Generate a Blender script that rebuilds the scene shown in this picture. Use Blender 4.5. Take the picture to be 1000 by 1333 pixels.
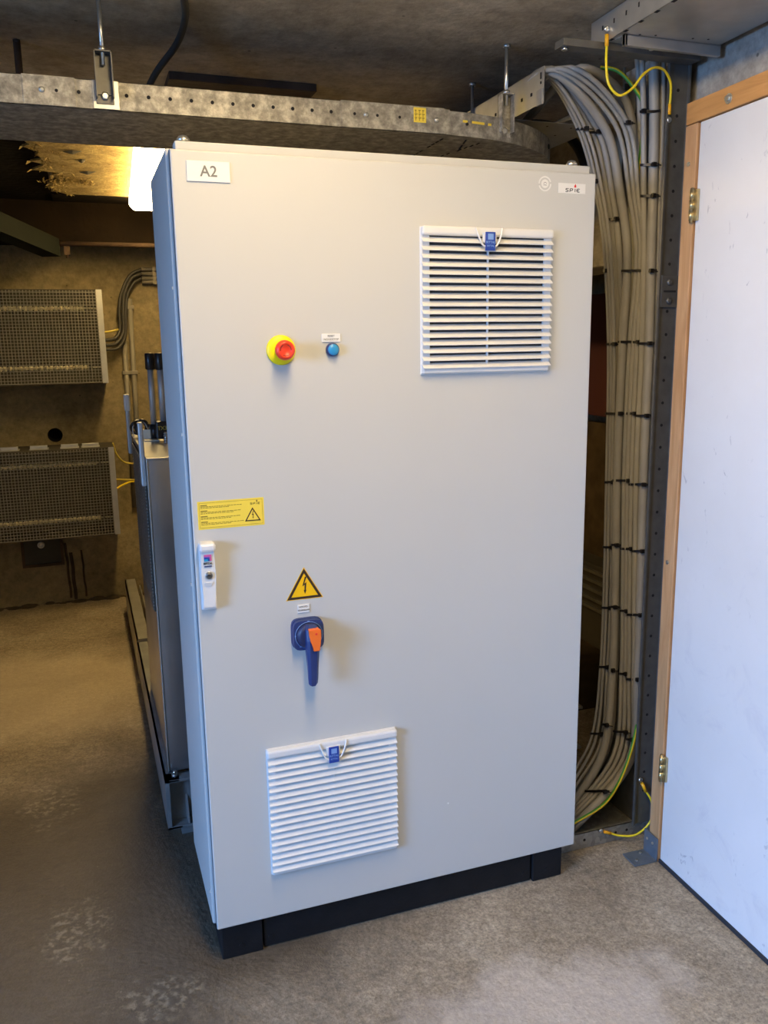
import bpy, bmesh, math, random
from mathutils import Vector, Matrix, noise
random.seed(7)
PI = math.pi

# ------------------------------------------------------------------ scene, camera, light
for o in list(bpy.data.objects):
    bpy.data.objects.remove(o)
sc = bpy.context.scene
C = sc.collection
sc.view_settings.view_transform = 'Standard'
sc.view_settings.look = 'None'
sc.view_settings.gamma = 1
sc.view_settings.use_curve_mapping = False
sc.view_settings.exposure = 0.0

cam = bpy.data.cameras.new('camera')
cam.sensor_width = 36
cam.lens = 1095.1 / 1333 * 36
cam.clip_start = 0.02
camo = bpy.data.objects.new('camera', cam)
C.objects.link(camo)
yaw, pit, rol = .3397, -.1987, -.0154
F = Vector((math.sin(yaw) * math.cos(pit), math.cos(yaw) * math.cos(pit), math.sin(pit)))
Rr = Vector((math.cos(yaw), -math.sin(yaw), 0))
U = Rr.cross(F)
R2 = Rr * math.cos(rol) + U * math.sin(rol)
U2 = -Rr * math.sin(rol) + U * math.cos(rol)
mw = Matrix((R2, U2, -F)).transposed().to_4x4()
mw.translation = Vector((-.2049, -1.8426, 1.5033))
camo.matrix_world = mw
sc.camera = camo

world = bpy.data.worlds.new('daylight')
sc.world = world
world.use_nodes = True
world.node_tree.nodes['Background'].inputs[0].default_value = (.35, .60, 1.0, 1)
world.node_tree.nodes['Background'].inputs[1].default_value = 1.0


def area(name, loc, target, sx, sy, power, col, spread=PI):
    l = bpy.data.lights.new(name, 'AREA')
    l.shape = 'RECTANGLE'
    l.size, l.size_y = sx, sy
    l.energy = power
    l.color = col
    l.spread = spread
    o = bpy.data.objects.new(name, l)
    C.objects.link(o)
    o.location = loc
    o.rotation_euler = (Vector(target) - Vector(loc)).to_track_quat('-Z', 'Y').to_euler()
    return o


# sky light outside the open doorway in the left wall; the door head keeps it off the ceiling
area('doorway_daylight', (-4.0, -1.75, 2.15), (0.0, -1.60, 1.2), 2.6, 2.0, 830, (.22, .46, 1.0))

# ------------------------------------------------------------------ mesh helpers
class MB:
    def __init__(s):
        s.bm = bmesh.new()

    def _mi(s, faces, mi):
        for f in faces:
            f.material_index = mi

    def box(s, x0, x1, y0, y1, z0, z1, mi=0, bev=0, mat=None, seg=2):
        r = bmesh.ops.create_cube(s.bm, size=1)
        vs = r['verts']
        for v in vs:
            v.co = Vector((x0 + (v.co.x + .5) * (x1 - x0), y0 + (v.co.y + .5) * (y1 - y0), z0 + (v.co.z + .5) * (z1 - z0)))
        fs = set(f for v in vs for f in v.link_faces)
        s._mi(fs, mi)
        if bev:
            es = list(set(e for v in vs for e in v.link_edges))
            rr = bmesh.ops.bevel(s.bm, geom=es, offset=bev, segments=seg, affect='EDGES', profile=.5)
            s._mi(rr['faces'], mi)
            vs = list(set(vs_ for f in rr['faces'] for vs_ in f.verts) | set(v for v in vs if v.is_valid))
        if mat is not None:
            bmesh.ops.transform(s.bm, matrix=mat, verts=[v for v in vs if v.is_valid])
        return s

    def cyl(s, p0, p1, r, r2=None, n=24, mi=0, cap=True):
        p0, p1 = Vector(p0), Vector(p1)
        d = p1 - p0
        q = d.to_track_quat('Z', 'Y').to_matrix().to_4x4()
        q.translation = (p0 + p1) / 2
        r2 = r if r2 is None else r2
        rr = bmesh.ops.create_cone(s.bm, cap_ends=cap, segments=n, radius1=r, radius2=r2, depth=d.length, matrix=q)
        fs = set(f for v in rr['verts'] for f in v.link_faces)
        s._mi(fs, mi)
        for f in fs:
            if len(f.verts) == 4:
                f.smooth = True
        return s

    def sph(s, c, r, mi=0, sc_=(1, 1, 1), n=16):
        rr = bmesh.ops.create_uvsphere(s.bm, u_segments=n, v_segments=n // 2, radius=r,
                                       matrix=Matrix.Translation(c) @ Matrix.Diagonal((*sc_, 1)))
        for f in set(f for v in rr['verts'] for f in v.link_faces):
            f.material_index = mi
            f.smooth = True
        return s

    def poly(s, pts, d, mi=0):
        """extrude a planar polygon by vector d"""
        a = [s.bm.verts.new(Vector(p)) for p in pts]
        b = [s.bm.verts.new(Vector(p) + Vector(d)) for p in pts]
        n = len(a)
        fs = [s.bm.faces.new(a), s.bm.faces.new(b[::-1])]
        for i in range(n):
            fs.append(s.bm.faces.new([a[i], b[i], b[(i + 1) % n], a[(i + 1) % n]]))
        s._mi(fs, mi)
        return s

    def lathe(s, prof, origin, axis='y', n=32, mi=0):
        """prof: (radius, height along axis)"""
        rings = []
        for r, h in prof:
            ring = []
            for k in range(n):
                a = 2 * PI * k / n
                c, t = r * math.cos(a), r * math.sin(a)
                p = {'y': (c, -h, t), 'z': (c, t, h), 'x': (h, c, t)}[axis]
                ring.append(s.bm.verts.new(Vector(origin) + Vector(p)))
            rings.append(ring)
        for i in range(len(rings) - 1):
            for k in range(n):
                f = s.bm.faces.new([rings[i][k], rings[i][(k + 1) % n], rings[i + 1][(k + 1) % n], rings[i + 1][k]])
                f.smooth = True
                f.material_index = mi
        for ring in (rings[0], rings[-1]):
            f = s.bm.faces.new(ring)
            f.material_index = mi
        return s

    def tube(s, pts, r, n=10, mi=0, closed=False, smooth=True, flat=None, sub=8):
        """round tube along a smoothed path; flat=(w,t) gives a strap section"""
        P = [Vector(p) for p in pts]
        if sub > 1 and len(P) > 2:
            Q = []
            m = len(P)
            rng = range(m if closed else m - 1)
            for i in rng:
                g = (lambda k: P[k % m]) if closed else (lambda k: P[min(max(k, 0), m - 1)])
                p0, p1, p2, p3 = g(i - 1), g(i), g(i + 1), g(i + 2)
                # centripetal-ish tangents (finite, length weighted)
                d0, d1, d2 = max((p1 - p0).length, 1e-5), max((p2 - p1).length, 1e-5), max((p3 - p2).length, 1e-5)
                t1 = (p2 - p0) / (d0 + d1) * d1 if (p1 - p0).length > 1e-6 else (p2 - p1)
                t2 = (p3 - p1) / (d1 + d2) * d1 if (p3 - p2).length > 1e-6 else (p2 - p1)
                for k in range(sub):
                    t = k / sub
                    Q.append(p1 * (2 * t**3 - 3 * t * t + 1) + t1 * (t**3 - 2 * t * t + t) + p2 * (-2 * t**3 + 3 * t * t) + t2 * (t**3 - t * t))
            if not closed:
                Q.append(P[-1])
            P = Q
        m = len(P)
        T = []
        for i in range(m):
            a = P[(i + 1) % m] if closed or i < m - 1 else P[i]
            b = P[i - 1] if closed or i > 0 else P[i]
            T.append((a - b).normalized())
        ref = Vector((0, 0, 1)) if abs(T[0].z) < .9 else Vector((1, 0, 0))
        N = T[0].cross(ref).normalized()
        rings = []
        for i in range(m):
            N = (N - T[i] * N.dot(T[i]))
            if N.length < 1e-6:
                N = T[i].orthogonal()
            N.normalize()
            if flat:
                up = Vector((0, 0, 1))
                up = (up - T[i] * up.dot(T[i])).normalized()
                B = T[i].cross(up)
                w, t = flat
                ring = [s.bm.verts.new(P[i] + up * a + B * b) for a, b in ((w/2, t/2), (-w/2, t/2), (-w/2, -t/2), (w/2, -t/2))]
            else:
                B = T[i].cross(N)
                ring = [s.bm.verts.new(P[i] + N * (r * math.cos(2 * PI * k / n)) + B * (r * math.sin(2 * PI * k / n))) for k in range(n)]
            rings.append(ring)
        nn = len(rings[0])
        for i in range(m if closed else m - 1):
            A, Bq = rings[i], rings[(i + 1) % m]
            for k in range(nn):
                f = s.bm.faces.new([A[k], A[(k + 1) % nn], Bq[(k + 1) % nn], Bq[k]])
                f.smooth = not flat
                f.material_index = mi
        if not closed:
            for ring in (rings[0], rings[-1][::-1]):
                f = s.bm.faces.new(ring)
                f.material_index = mi
        return s

    def hull(s, pts, mi=0):
        vs = [s.bm.verts.new(Vector(p)) for p in pts]
        r = bmesh.ops.convex_hull(s.bm, input=vs)
        for g in r['geom']:
            if isinstance(g, bmesh.types.BMFace):
                g.material_index = mi
        return s

    def build(s, name, mats, parent=None, smooth_angle=None):
        bmesh.ops.recalc_face_normals(s.bm, faces=s.bm.faces[:])
        me = bpy.data.meshes.new(name)
        s.bm.to_mesh(me)
        s.bm.free()
        if not isinstance(mats, (list, tuple)):
            mats = [mats]
        for m in mats:
            me.materials.append(m)
        o = bpy.data.objects.new(name, me)
        C.objects.link(o)
        if parent is not None:
            attach(o, parent)
        return o


def wmat(o):
    m = Matrix.LocRotScale(o.location, o.rotation_euler, o.scale)
    if o.parent:
        m = wmat(o.parent) @ o.matrix_parent_inverse @ m
    return m


def attach(o, parent):
    o.parent = parent
    o.matrix_parent_inverse = wmat(parent).inverted()


def tag(o, label=None, cat=None, group=None, kind=None):
    if label: o['label'] = label
    if cat: o['category'] = cat
    if group: o['group'] = group
    if kind: o['kind'] = kind
    return o


def thing(name, loc, label, cat, group=None, rz=0):
    o = bpy.data.objects.new(name, None)
    o.empty_display_size = .05
    C.objects.link(o)
    o.location = loc
    o.rotation_euler = (0, 0, rz)
    return tag(o, label, cat, group)


def text_mesh(name, body, size, x, y, z, mat, parent, align='CENTER', bold=0.0, spacing=1.0, rot=0.0, facing='front', extr=.0003):
    """flat lettering on a surface that faces the room's front (-y)"""
    cu = bpy.data.curves.new(name, 'FONT')
    cu.body = body
    cu.size = size
    cu.align_x = align
    cu.align_y = 'CENTER'
    cu.extrude = extr
    cu.offset = bold
    cu.space_character = spacing
    cu.space_line = .9
    t = bpy.data.objects.new(name, cu)
    me = bpy.data.meshes.new_from_object(t)
    me.name = name
    bpy.data.objects.remove(t)
    m = Matrix.Translation((x, y, z)) @ Matrix.Rotation(rot, 4, 'Y') @ Matrix(((1, 0, 0, 0), (0, 0, -1, 0), (0, 1, 0, 0), (0, 0, 0, 1)))
    me.transform(m)
    me.materials.clear()
    me.materials.append(mat)
    o = bpy.data.objects.new(name, me)
    C.objects.link(o)
    if parent is not None:
        attach(o, parent)
    return o


# ------------------------------------------------------------------ materials
def mat(name, col, rough=.5, metal=0.0, noise_amt=0.0, nscale=8, bump=0.0, bscale=60, col2=None, spec=.5, coat=0):
    m = bpy.data.materials.new(name)
    m.use_nodes = True
    nt = m.node_tree
    b = nt.nodes['Principled BSDF']
    b.inputs['Base Color'].default_value = (*col, 1)
    b.inputs['Roughness'].default_value = rough
    b.inputs['Metallic'].default_value = metal
    b.inputs['Specular IOR Level'].default_value = spec
    if coat:
        b.inputs['Coat Weight'].default_value = coat
    tc = nt.nodes.new('ShaderNodeTexCoord')
    if col2 is None:
        col2 = tuple(c * (1 - noise_amt) for c in col)
    nz = nt.nodes.new('ShaderNodeTexNoise')
    nz.inputs['Scale'].default_value = nscale
    nz.inputs['Detail'].default_value = 6
    nt.links.new(tc.outputs['Object'], nz.inputs['Vector'])
    cr = nt.nodes.new('ShaderNodeValToRGB')
    cr.color_ramp.elements[0].position = .35
    cr.color_ramp.elements[1].position = .65
    cr.color_ramp.elements[0].color = (*col2, 1)
    cr.color_ramp.elements[1].color = (*col, 1)
    nt.links.new(nz.outputs['Fac'], cr.inputs['Fac'])
    nt.links.new(cr.outputs['Color'], b.inputs['Base Color'])
    if bump:
        n2 = nt.nodes.new('ShaderNodeTexNoise')
        n2.inputs['Scale'].default_value = bscale
        n2.inputs['Detail'].default_value = 4
        nt.links.new(tc.outputs['Object'], n2.inputs['Vector'])
        bp = nt.nodes.new('ShaderNodeBump')
        bp.inputs['Strength'].default_value = bump
        bp.inputs['Distance'].default_value = .01
        nt.links.new(n2.outputs['Fac'], bp.inputs['Height'])
        nt.links.new(bp.outputs['Normal'], b.inputs['Normal'])
    return m


class NT:
    """little node-graph builder"""
    def __init__(s, name):
        s.m = bpy.data.materials.new(name)
        s.m.use_nodes = True
        s.nt = s.m.node_tree
        s.b = s.nt.nodes['Principled BSDF']
        s.tc = s.nt.nodes.new('ShaderNodeTexCoord')
        s.co = s.tc.outputs['Object']

    def lk(s, a, b):
        s.nt.links.new(a, b)

    def noise(s, scale, detail=6, rough=.55, dist=0.0, co=None, stretch=None):
        n = s.nt.nodes.new('ShaderNodeTexNoise')
        n.inputs['Scale'].default_value = scale
        n.inputs['Detail'].default_value = detail
        n.inputs['Roughness'].default_value = rough
        n.inputs['Distortion'].default_value = dist
        co = co or s.co
        if stretch:
            mp = s.nt.nodes.new('ShaderNodeMapping')
            mp.inputs['Scale'].default_value = stretch
            s.lk(co, mp.inputs['Vector'])
            co = mp.outputs[0]
        s.lk(co, n.inputs['Vector'])
        return n.outputs['Fac']

    def voro(s, scale, feature='F1', out='Distance', rand=1.0):
        n = s.nt.nodes.new('ShaderNodeTexVoronoi')
        n.inputs['Scale'].default_value = scale
        n.feature = feature
        n.inputs['Randomness'].default_value = rand
        s.lk(s.co, n.inputs['Vector'])
        return n.outputs[out]

    def ramp(s, fac, stops):
        r = s.nt.nodes.new('ShaderNodeValToRGB')
        e = r.color_ramp.elements
        while len(e) < len(stops):
            e.new(.5)
        for i, (p, c) in enumerate(stops):
            e[i].position = p
            e[i].color = (*c, 1) if not isinstance(c, (int, float)) else (c, c, c, 1)
        s.lk(fac, r.inputs['Fac'])
        return r.outputs['Color']

    def mix(s, fac, a, b, mode='MIX'):
        n = s.nt.nodes.new('ShaderNodeMix')
        n.data_type = 'RGBA'
        n.blend_type = mode
        for k, v in ((0, fac), (6, a), (7, b)):
            if isinstance(v, (int, float)):
                n.inputs[k].default_value = v if k == 0 else (v, v, v, 1)
            elif isinstance(v, tuple):
                n.inputs[k].default_value = (*v, 1)
            else:
                s.lk(v, n.inputs[k])
        return n.outputs[2]

    def math(s, op, a, b=0.0, clamp=False):
        n = s.nt.nodes.new('ShaderNodeMath')
        n.operation = op
        n.use_clamp = clamp
        for k, v in enumerate((a, b)):
            if isinstance(v, (int, float)):
                n.inputs[k].default_value = v
            else:
                s.lk(v, n.inputs[k])
        return n.outputs[0]

    def blob(s, cx, cy, rx, ry, axes='xy', wob=.35, wscale=3.0):
        """0..1 patch with a ragged edge, at a place on the surface (object metres)"""
        sep = s.nt.nodes.new('ShaderNodeSeparateXYZ')
        s.lk(s.co, sep.inputs[0])
        o = {'x': 0, 'y': 1, 'z': 2}
        a = s.math('DIVIDE', s.math('SUBTRACT', sep.outputs[o[axes[0]]], cx), rx)
        b = s.math('DIVIDE', s.math('SUBTRACT', sep.outputs[o[axes[1]]], cy), ry)
        d = s.math('SQRT', s.math('ADD', s.math('MULTIPLY', a, a), s.math('MULTIPLY', b, b)))
        w = s.math('MULTIPLY', s.math('SUBTRACT', s.noise(wscale, 8, .6), .5), wob * 4)
        d = s.math('ADD', d, w)
        return s.math('SUBTRACT', 1.0, s.math('MULTIPLY', s.math('SUBTRACT', d, .7), 1.8, True), True)

    def bump(s, h, strength=.3, dist=.01):
        bp = s.nt.nodes.new('ShaderNodeBump')
        bp.inputs['Strength'].default_value = strength
        bp.inputs['Distance'].default_value = dist
        s.lk(h, bp.inputs['Height'])
        s.lk(bp.outputs[0], s.b.inputs['Normal'])

    def done(s, col, rough=.8, metal=0.0):
        if isinstance(col, tuple): s.b.inputs['Base Color'].default_value = (*col, 1)
        else: s.lk(col, s.b.inputs['Base Color'])
        if isinstance(rough, (int, float)): s.b.inputs['Roughness'].default_value = rough
        else: s.lk(rough, s.b.inputs['Roughness'])
        s.b.inputs['Metallic'].default_value = metal
        return s.m


# concrete floor: brown-grey, trowelled, a damp dark patch on the left, pale scuffs
n = NT('floor_concrete')
base = n.ramp(n.noise(2.2, 10, .65, .6), [(.25, (.17, .135, .088)), (.5, (.31, .252, .172)), (.75, (.43, .365, .262))])
fine = n.ramp(n.noise(42, 8, .75), [(.3, .50), (.7, 1.22)])
c = n.mix(1.0, base, fine, 'MULTIPLY')
c = n.mix(1.0, c, n.ramp(n.noise(120, 5, .8), [(.36, .62), (.5, 1.0), (.66, 1.35)]), 'MULTIPLY')
pale = n.math('MULTIPLY', n.blob(.66, -.42, .38, .16, wob=.5, wscale=5), .45)
c = n.mix(pale, c, (.60, .54, .47))
pale2 = n.math('MULTIPLY', n.blob(-.6, 2.0, .75, .5, wob=.4, wscale=2), .45)
c = n.mix(pale2, c, (.60, .50, .36))
damp = n.blob(-.40, .30, .80, .95, wob=.42, wscale=2.2)
c = n.mix(n.math('MULTIPLY', damp, .82), c, (.070, .054, .036))
for (x, y, rx, ry) in ((-.33, .27, .075, .11), (-.42, .98, .075, .13), (-.14, -.04, .11, .07)):
    ring = n.math('MULTIPLY', n.blob(x, y, rx, ry, wob=.9, wscale=14), n.ramp(n.noise(55, 4), [(.48, 0.0), (.64, .42)]))
    c = n.mix(ring, c, (.42, .37, .26))
spk = n.ramp(n.voro(26, 'F1'), [(.03, .65), (.07, 0.0)])
spk = n.math('MULTIPLY', spk, n.ramp(n.noise(5, 2), [(.55, 0.0), (.65, 1.0)]))
c = n.mix(spk, c, (.55, .49, .38))
n.bump(n.math('ADD', n.noise(9, 8, .65), n.math('MULTIPLY', n.noise(70, 4), .25)), .55, .02)
M_floor = n.done(c, n.ramp(damp, [(0, .85), (1, .55)]))


def concrete(name, lo, mid, hi, scale=1.6, board=None, bump=.35, streak=True):
    n = NT(name)
    c = n.ramp(n.noise(scale, 9, .62, .4), [(.28, lo), (.5, mid), (.72, hi)])
    c = n.mix(1.0, c, n.ramp(n.noise(24, 9, .75), [(.32, .60), (.68, 1.18)]), 'MULTIPLY')
    if streak:
        s = n.ramp(n.noise(1.2, 8, .6, .8, stretch=(.5, 2.2, 1.0)), [(.45, 1.0), (.7, .72)])
        c = n.mix(1.0, c, s, 'MULTIPLY')
    pits = n.ramp(n.voro(11, 'F1'), [(.035, .25), (.06, 1.0)])
    c = n.mix(.8, c, pits, 'MULTIPLY')
    n.bump(n.math('ADD', n.noise(7, 8, .6), n.math('MULTIPLY', n.noise(60, 5), .3)), bump, .015)
    return n.done(c, .88)


M_conc_ceil = concrete('ceiling_concrete', (.28, .215, .14), (.47, .385, .265), (.62, .53, .39), 1.9)
M_conc_back = concrete('back_wall_concrete', (.175, .14, .072), (.27, .215, .115), (.35, .285, .165), 1.5)
M_conc_right = concrete('right_wall_concrete', (.30, .27, .22), (.40, .37, .31), (.50, .46, .39), 3.0)
M_conc_beam = concrete('beam_concrete', (.26, .22, .15), (.36, .31, .22), (.45, .39, .28), 2.0)

# galvanised steel with spangle
n = NT('galvanised_steel')
sp = n.voro(75, 'F1', 'Color')
g = n.ramp(sp, [(.0, (.30, .30, .28)), (.5, (.40, .40, .37)), (1.0, (.52, .52, .48))])
g = n.mix(1.0, g, n.ramp(n.noise(14, 6, .6), [(.3, .75), (.7, 1.05)]), 'MULTIPLY')
M_galv = n.done(g, n.ramp(n.noise(20, 4), [(.3, .38), (.7, .55)]), .75)
n = NT('galvanised_steel_weathered')
g = n.ramp(n.noise(38, 5, .7), [(.35, (.20, .19, .16)), (.5, (.33, .31, .26)), (.66, (.55, .52, .44))])
M_galv2 = n.done(g, .55, .55)
M_galv_dk = mat('dull_dark_galvanised', (.17, .165, .15), .5, .6, .2, 30)
M_galv_new = mat('bright_galvanised_sheet', (.56, .56, .53), .36, .75, .14, 18)
M_steel = mat('stainless_steel', (.50, .50, .50), .30, .9, .2, 5)
M_steel_br = mat('brushed_steel_bars', (.52, .52, .50), .5, .5, .1, 20)
M_skid = mat('painted_grey_steel', (.36, .37, .36), .42, .5, .25, 9, .15, 60)
M_zinc = mat('zinc_bolts', (.68, .68, .64), .3, .9, .1, 60)
M_hole = mat('punched_hole_dark', (.012, .011, .010), .9)
M_cab = mat('light_grey_powder_coat', (.53, .525, .485), .45, 0, .015, 3, .05, 900)
M_cab_in = mat('cabinet_gap_grey', (.30, .30, .30), .6)
M_plinth = mat('plinth_black', (.009, .009, .010), .6, 0, .3, 20, .1, 120, spec=.3)
M_filter = mat('filter_mat_dark', (.045, .040, .036), .9)
M_white = mat('white_plastic', (.70, .69, .65), .42, 0, .02, 10)
M_handle = mat('white_lacquered_handle', (.78, .77, .74), .3, .1, .02, 10)
M_paper = mat('white_label', (.74, .73, .68), .5, 0, .02, 10)
M_ink = mat('black_ink', (.03, .03, .03), .6)
M_ink_grey = mat('grey_ink', (.16, .16, .15), .6)
M_red = mat('emergency_red', (.80, .045, .010), .38, 0, .05, 10)
M_red_dot = mat('logo_red', (.75, .03, .03), .5)
M_yellow = mat('emergency_yellow', (.90, .72, .0), .45, 0, .03, 10)
M_sign = mat('warning_amber', (.88, .50, .0), .45, 0, .03, 10)
M_sticker = mat('sticker_yellow', (.84, .64, .07), .5, 0, .03, 10)
M_stick_ink = mat('sticker_brown_ink', (.16, .10, .01), .6)
M_sign_ink = mat('warning_brown_black', (.035, .015, .008), .55)
M_blue = mat('button_blue', (.03, .28, .55), .35, 0, .05, 10)
M_navy = mat('switch_navy', (.022, .040, .145), .38, 0, .1, 10)
M_navy_d = mat('switch_navy_dark', (.015, .022, .075), .45, 0, .1, 10)
M_orange = mat('switch_orange', (.88, .17, .02), .4, 0, .05, 10)
M_badge = mat('badge_blue', (.012, .05, .30), .35)
M_badge2 = mat('badge_pale_blue', (.20, .33, .62), .4)
M_magenta = mat('logo_magenta', (.60, .10, .30), .45)
M_violet = mat('logo_violet', (.16, .09, .42), .45)
M_cyan = mat('logo_cyan', (.02, .30, .50), .45)
M_cable = mat('grey_cable_sheath', (.34, .315, .265), .5, 0, .12, 14)
M_tie = mat('black_nylon', (.010, .008, .008), .4)
M_hose = mat('dark_grey_hose', (.045, .042, .036), .5, 0, .2, 10)
M_black = mat('black_plastic', (.012, .012, .014), .3)
M_jy = mat('jumper_yellow', (.80, .62, .02), .4)
M_lug = mat('lug_sleeve_amber', (.85, .42, .01), .4)
M_grn = mat('earth_green', (.07, .30, .03), .45)
M_brass = mat('brass_hinge', (.62, .50, .27), .35, .9, .15, 60)
M_rubber = mat('door_bottom_seal', (.02, .022, .028), .7)
M_angle = mat('blue_grey_angle_bracket', (.20, .24, .28), .5, .6, .15, 40)
M_rust = mat('rusty_brown_pipe', (.075, .042, .022), .8, 0, .5, 12, .3, 60)
M_bitumen_and_shade = mat('dark_brown_panel_and_shade', (.012, .007, .003), .95, 0, .45, 5, .4, 30, spec=.15)  # dark ceiling panels' own colour; on the rear beam it paints in shade
M_duct = mat('dark_green_duct', (.010, .012, .008), .9, .0, .3, 6, spec=.15)
M_mesh = mat('galvanised_mesh', (.30, .28, .23), .5, .4, .2, 20)
M_ceramic = mat('ceramic_insulator', (.72, .66, .44), .4, 0, .1, 20)
M_resist = mat('resistor_grey', (.045, .042, .035), .6, .3, .3, 20)
M_conduit = mat('grey_pvc_conduit', (.22, .20, .16), .5, 0, .15, 10)
M_inbox = mat('box_interior_grey', (.055, .048, .036), .7, .1, .25, 6)
M_ochre = mat('insulation_board_pad', (.5, .36, .12), .9)
M_kraft = mat('cream_paper', (.80, .76, .60), .7)
M_dkred = mat('dark_red_sheet', (.06, .006, .004), .7)
M_brownboard = mat('brown_particle_board', (.085, .058, .030), .9, 0, .4, 10, spec=.2)
M_cord = mat('yellowed_wire', (.55, .45, .08), .5)

# wood for the door frame: long grain, knots
n = NT('door_frame_wood')
gr = n.noise(5, 6, .55, 1.2, stretch=(6, 6, .7))
w = n.ramp(gr, [(.3, (.42, .215, .085)), (.55, (.52, .29, .13)), (.75, (.60, .36, .18))])
kn = n.ramp(n.voro(2.3, 'F1'), [(.03, .35), (.075, 1.0)])
w = n.mix(.8, w, kn, 'MULTIPLY')
n.bump(gr, .12, .004)
M_wood = n.done(w, .55)
n = NT('door_lintel_wood')
gr = n.noise(5, 6, .55, 1.2, stretch=(6, .7, 6))
w = n.ramp(gr, [(.3, (.36, .165, .045)), (.55, (.50, .245, .075)), (.75, (.58, .31, .11))])
n.bump(gr, .12, .004)
M_wood2 = n.done(w, .55)

# painted door leaf: white with scuffs
n = NT('white_door_paint')
base = n.ramp(n.noise(1.4, 6, .6), [(.3, (.64, .62, .585)), (.7, (.73, .71, .68))])
scuff = n.math('MULTIPLY', n.ramp(n.noise(30, 5, .6, 1.4, stretch=(1, 1, .45)), [(.645, 0.0), (.69, .8)]),
               n.ramp(n.noise(2.0, 4), [(.46, 0.0), (.60, 1.0)]))
c = n.mix(scuff, base, (.30, .29, .31))
sm = n.math('MULTIPLY', n.ramp(n.noise(7, 6, .7, .8), [(.55, 0.0), (.75, .35)]), n.blob(-.2, .35, .35, .55, 'yz'))
c = n.mix(sm, c, (.42, .40, .45))
M_door = n.done(c, .45)

# wood-wool insulation board on the ceiling, torn and fibrous
n = NT('ochre_fibre_board')
c = n.ramp(n.noise(9, 10, .75, .8), [(.3, (.26, .17, .045)), (.5, (.52, .37, .12)), (.7, (.70, .54, .22))])
c = n.mix(1.0, c, n.ramp(n.noise(60, 6, .7, 1.0), [(.35, .55), (.65, 1.1)]), 'MULTIPLY')
n.bump(n.noise(45, 8, .8, .7), .8, .02)
M_fibre = n.done(c, .95)


def emit(name, col, s):
    m = bpy.data.materials.new(name)
    m.use_nodes = True
    b = m.node_tree.nodes['Principled BSDF']
    b.inputs['Base Color'].default_value = (.8, .8, .8, 1)
    b.inputs['Emission Color'].default_value = (*col, 1)
    b.inputs['Emission Strength'].default_value = s
    return m


M_lamp = emit('warm_diffuser_lit', (1, .70, .29), 40)
M_lamp_f = emit('front_diffuser_lit', (1, .75, .40), 56)

# ------------------------------------------------------------------ the room
CEIL = 2.27


def struct(name, mb, m, label=None):
    return tag(mb.build(name, m), label, None, None, 'structure')


struct('floor', MB().box(-3.0, 3.2, -4.2, 4.0, -.08, 0), M_floor)
FC = 2.385     # unseen front ceiling, height set for the lamp's shadows; the low slab starts just before the cabinet
struct('ceiling', MB().box(-3.0, 3.2, -.08, 4.0, CEIL, FC + .12).box(-3.0, 3.2, -4.2, -.08, FC, FC + .12), M_conc_ceil)
# back wall with a round core hole
b = MB()
hx, hz, hr = -.372, 1.005, .041
x0, x1, z0, z1 = hx - .12, hx + .12, hz - .12, hz + .12
for (a0, a1, c0, c1) in ((-3.0, x0, 0, CEIL), (x1, 3.2, 0, CEIL), (x0, x1, 0, z0), (x0, x1, z1, CEIL)):
    b.box(a0, a1, 3.40, 3.60, c0, c1)
N = 32
inn, out, deep = [], [], []
for k in range(N):
    a = 2 * PI * k / N
    ca, sa = math.cos(a), math.sin(a)
    inn.append(b.bm.verts.new((hx + hr * ca, 3.40, hz + hr * sa)))
    deep.append(b.bm.verts.new((hx + hr * ca, 3.58, hz + hr * sa)))
    s_ = .12 / max(abs(ca), abs(sa))
    out.append(b.bm.verts.new((hx + s_ * ca, 3.40, hz + s_ * sa)))
for k in range(N):
    j = (k + 1) % N
    b.bm.faces.new([inn[k], inn[j], out[j], out[k]])
    f = b.bm.faces.new([inn[k], deep[k], deep[j], inn[j]])
    f.material_index = 1
f = b.bm.faces.new(deep)
f.material_index = 1
struct('wall_back', b, [M_conc_back, M_hole])
# left wall with the open doorway that lets the daylight in
b = MB()
b.box(-2.5, -2.3, -.95, 4.0, 0, FC).box(-2.5, -2.3, -4.2, -2.55, 0, FC).box(-2.5, -2.3, -2.55, -.95, 2.0, FC)
struct('wall_left', b, M_conc_right)
struct('wall_front', MB().box(-3.0, 3.2, -4.2, -4.05, 0, FC), M_conc_right)
# right wall, turned 2 degrees from the cabinet's axes
W0 = Vector((1.2743, -.0205, 0))
WA = -.036


def wallify(o):
    o.location = W0
    o.rotation_euler = (0, 0, WA)
    return o


b = MB()
b.box(.086, .24, -.0, .46, 0, CEIL)
b.box(.086, .24, -4.1, .0, 2.06, FC)
b.box(.086, .24, -4.1, -.94, 0, 2.06)
wallify(struct('wall_right', b, M_conc_right))
# the wider bay behind: far wall and the downstand beam over its entrance
struct('wall_far_right', MB().box(2.45, 2.65, .4, 3.5, 0, CEIL), M_conc_back)
struct('wall_bay_front', MB().box(1.47, 2.5, .30, .42, 0, CEIL), M_conc_back)
struct('beam_1', MB().box(1.46, 1.66, .46, 3.40, 1.74, CEIL, bev=.01), M_conc_beam)
struct('beam_2', MB().box(-2.3, 1.46, 3.14, 3.40, 2.06, CEIL), M_bitumen_and_shade)  # unlit band above the back wall, its shade put into the dark colour
# mortar crumbs and dark gap at the foot of the back wall
b = MB()
for i in range(90):
    x = -1.6 + i * .034 + random.uniform(-.01, .01)
    r = random.uniform(.015, .045)
    b.sph((x, 3.39 - random.uniform(0, .03), -.005), r, sc_=(1.3, .9, random.uniform(.3, .8)), n=8)
tag(struct('trim_1', b, mat('dark_damp_mortar', (.07, .05, .028), .9, 0, .4, 20, .5, 60)), 'dark crumbling mortar at the foot of the back wall')

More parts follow.
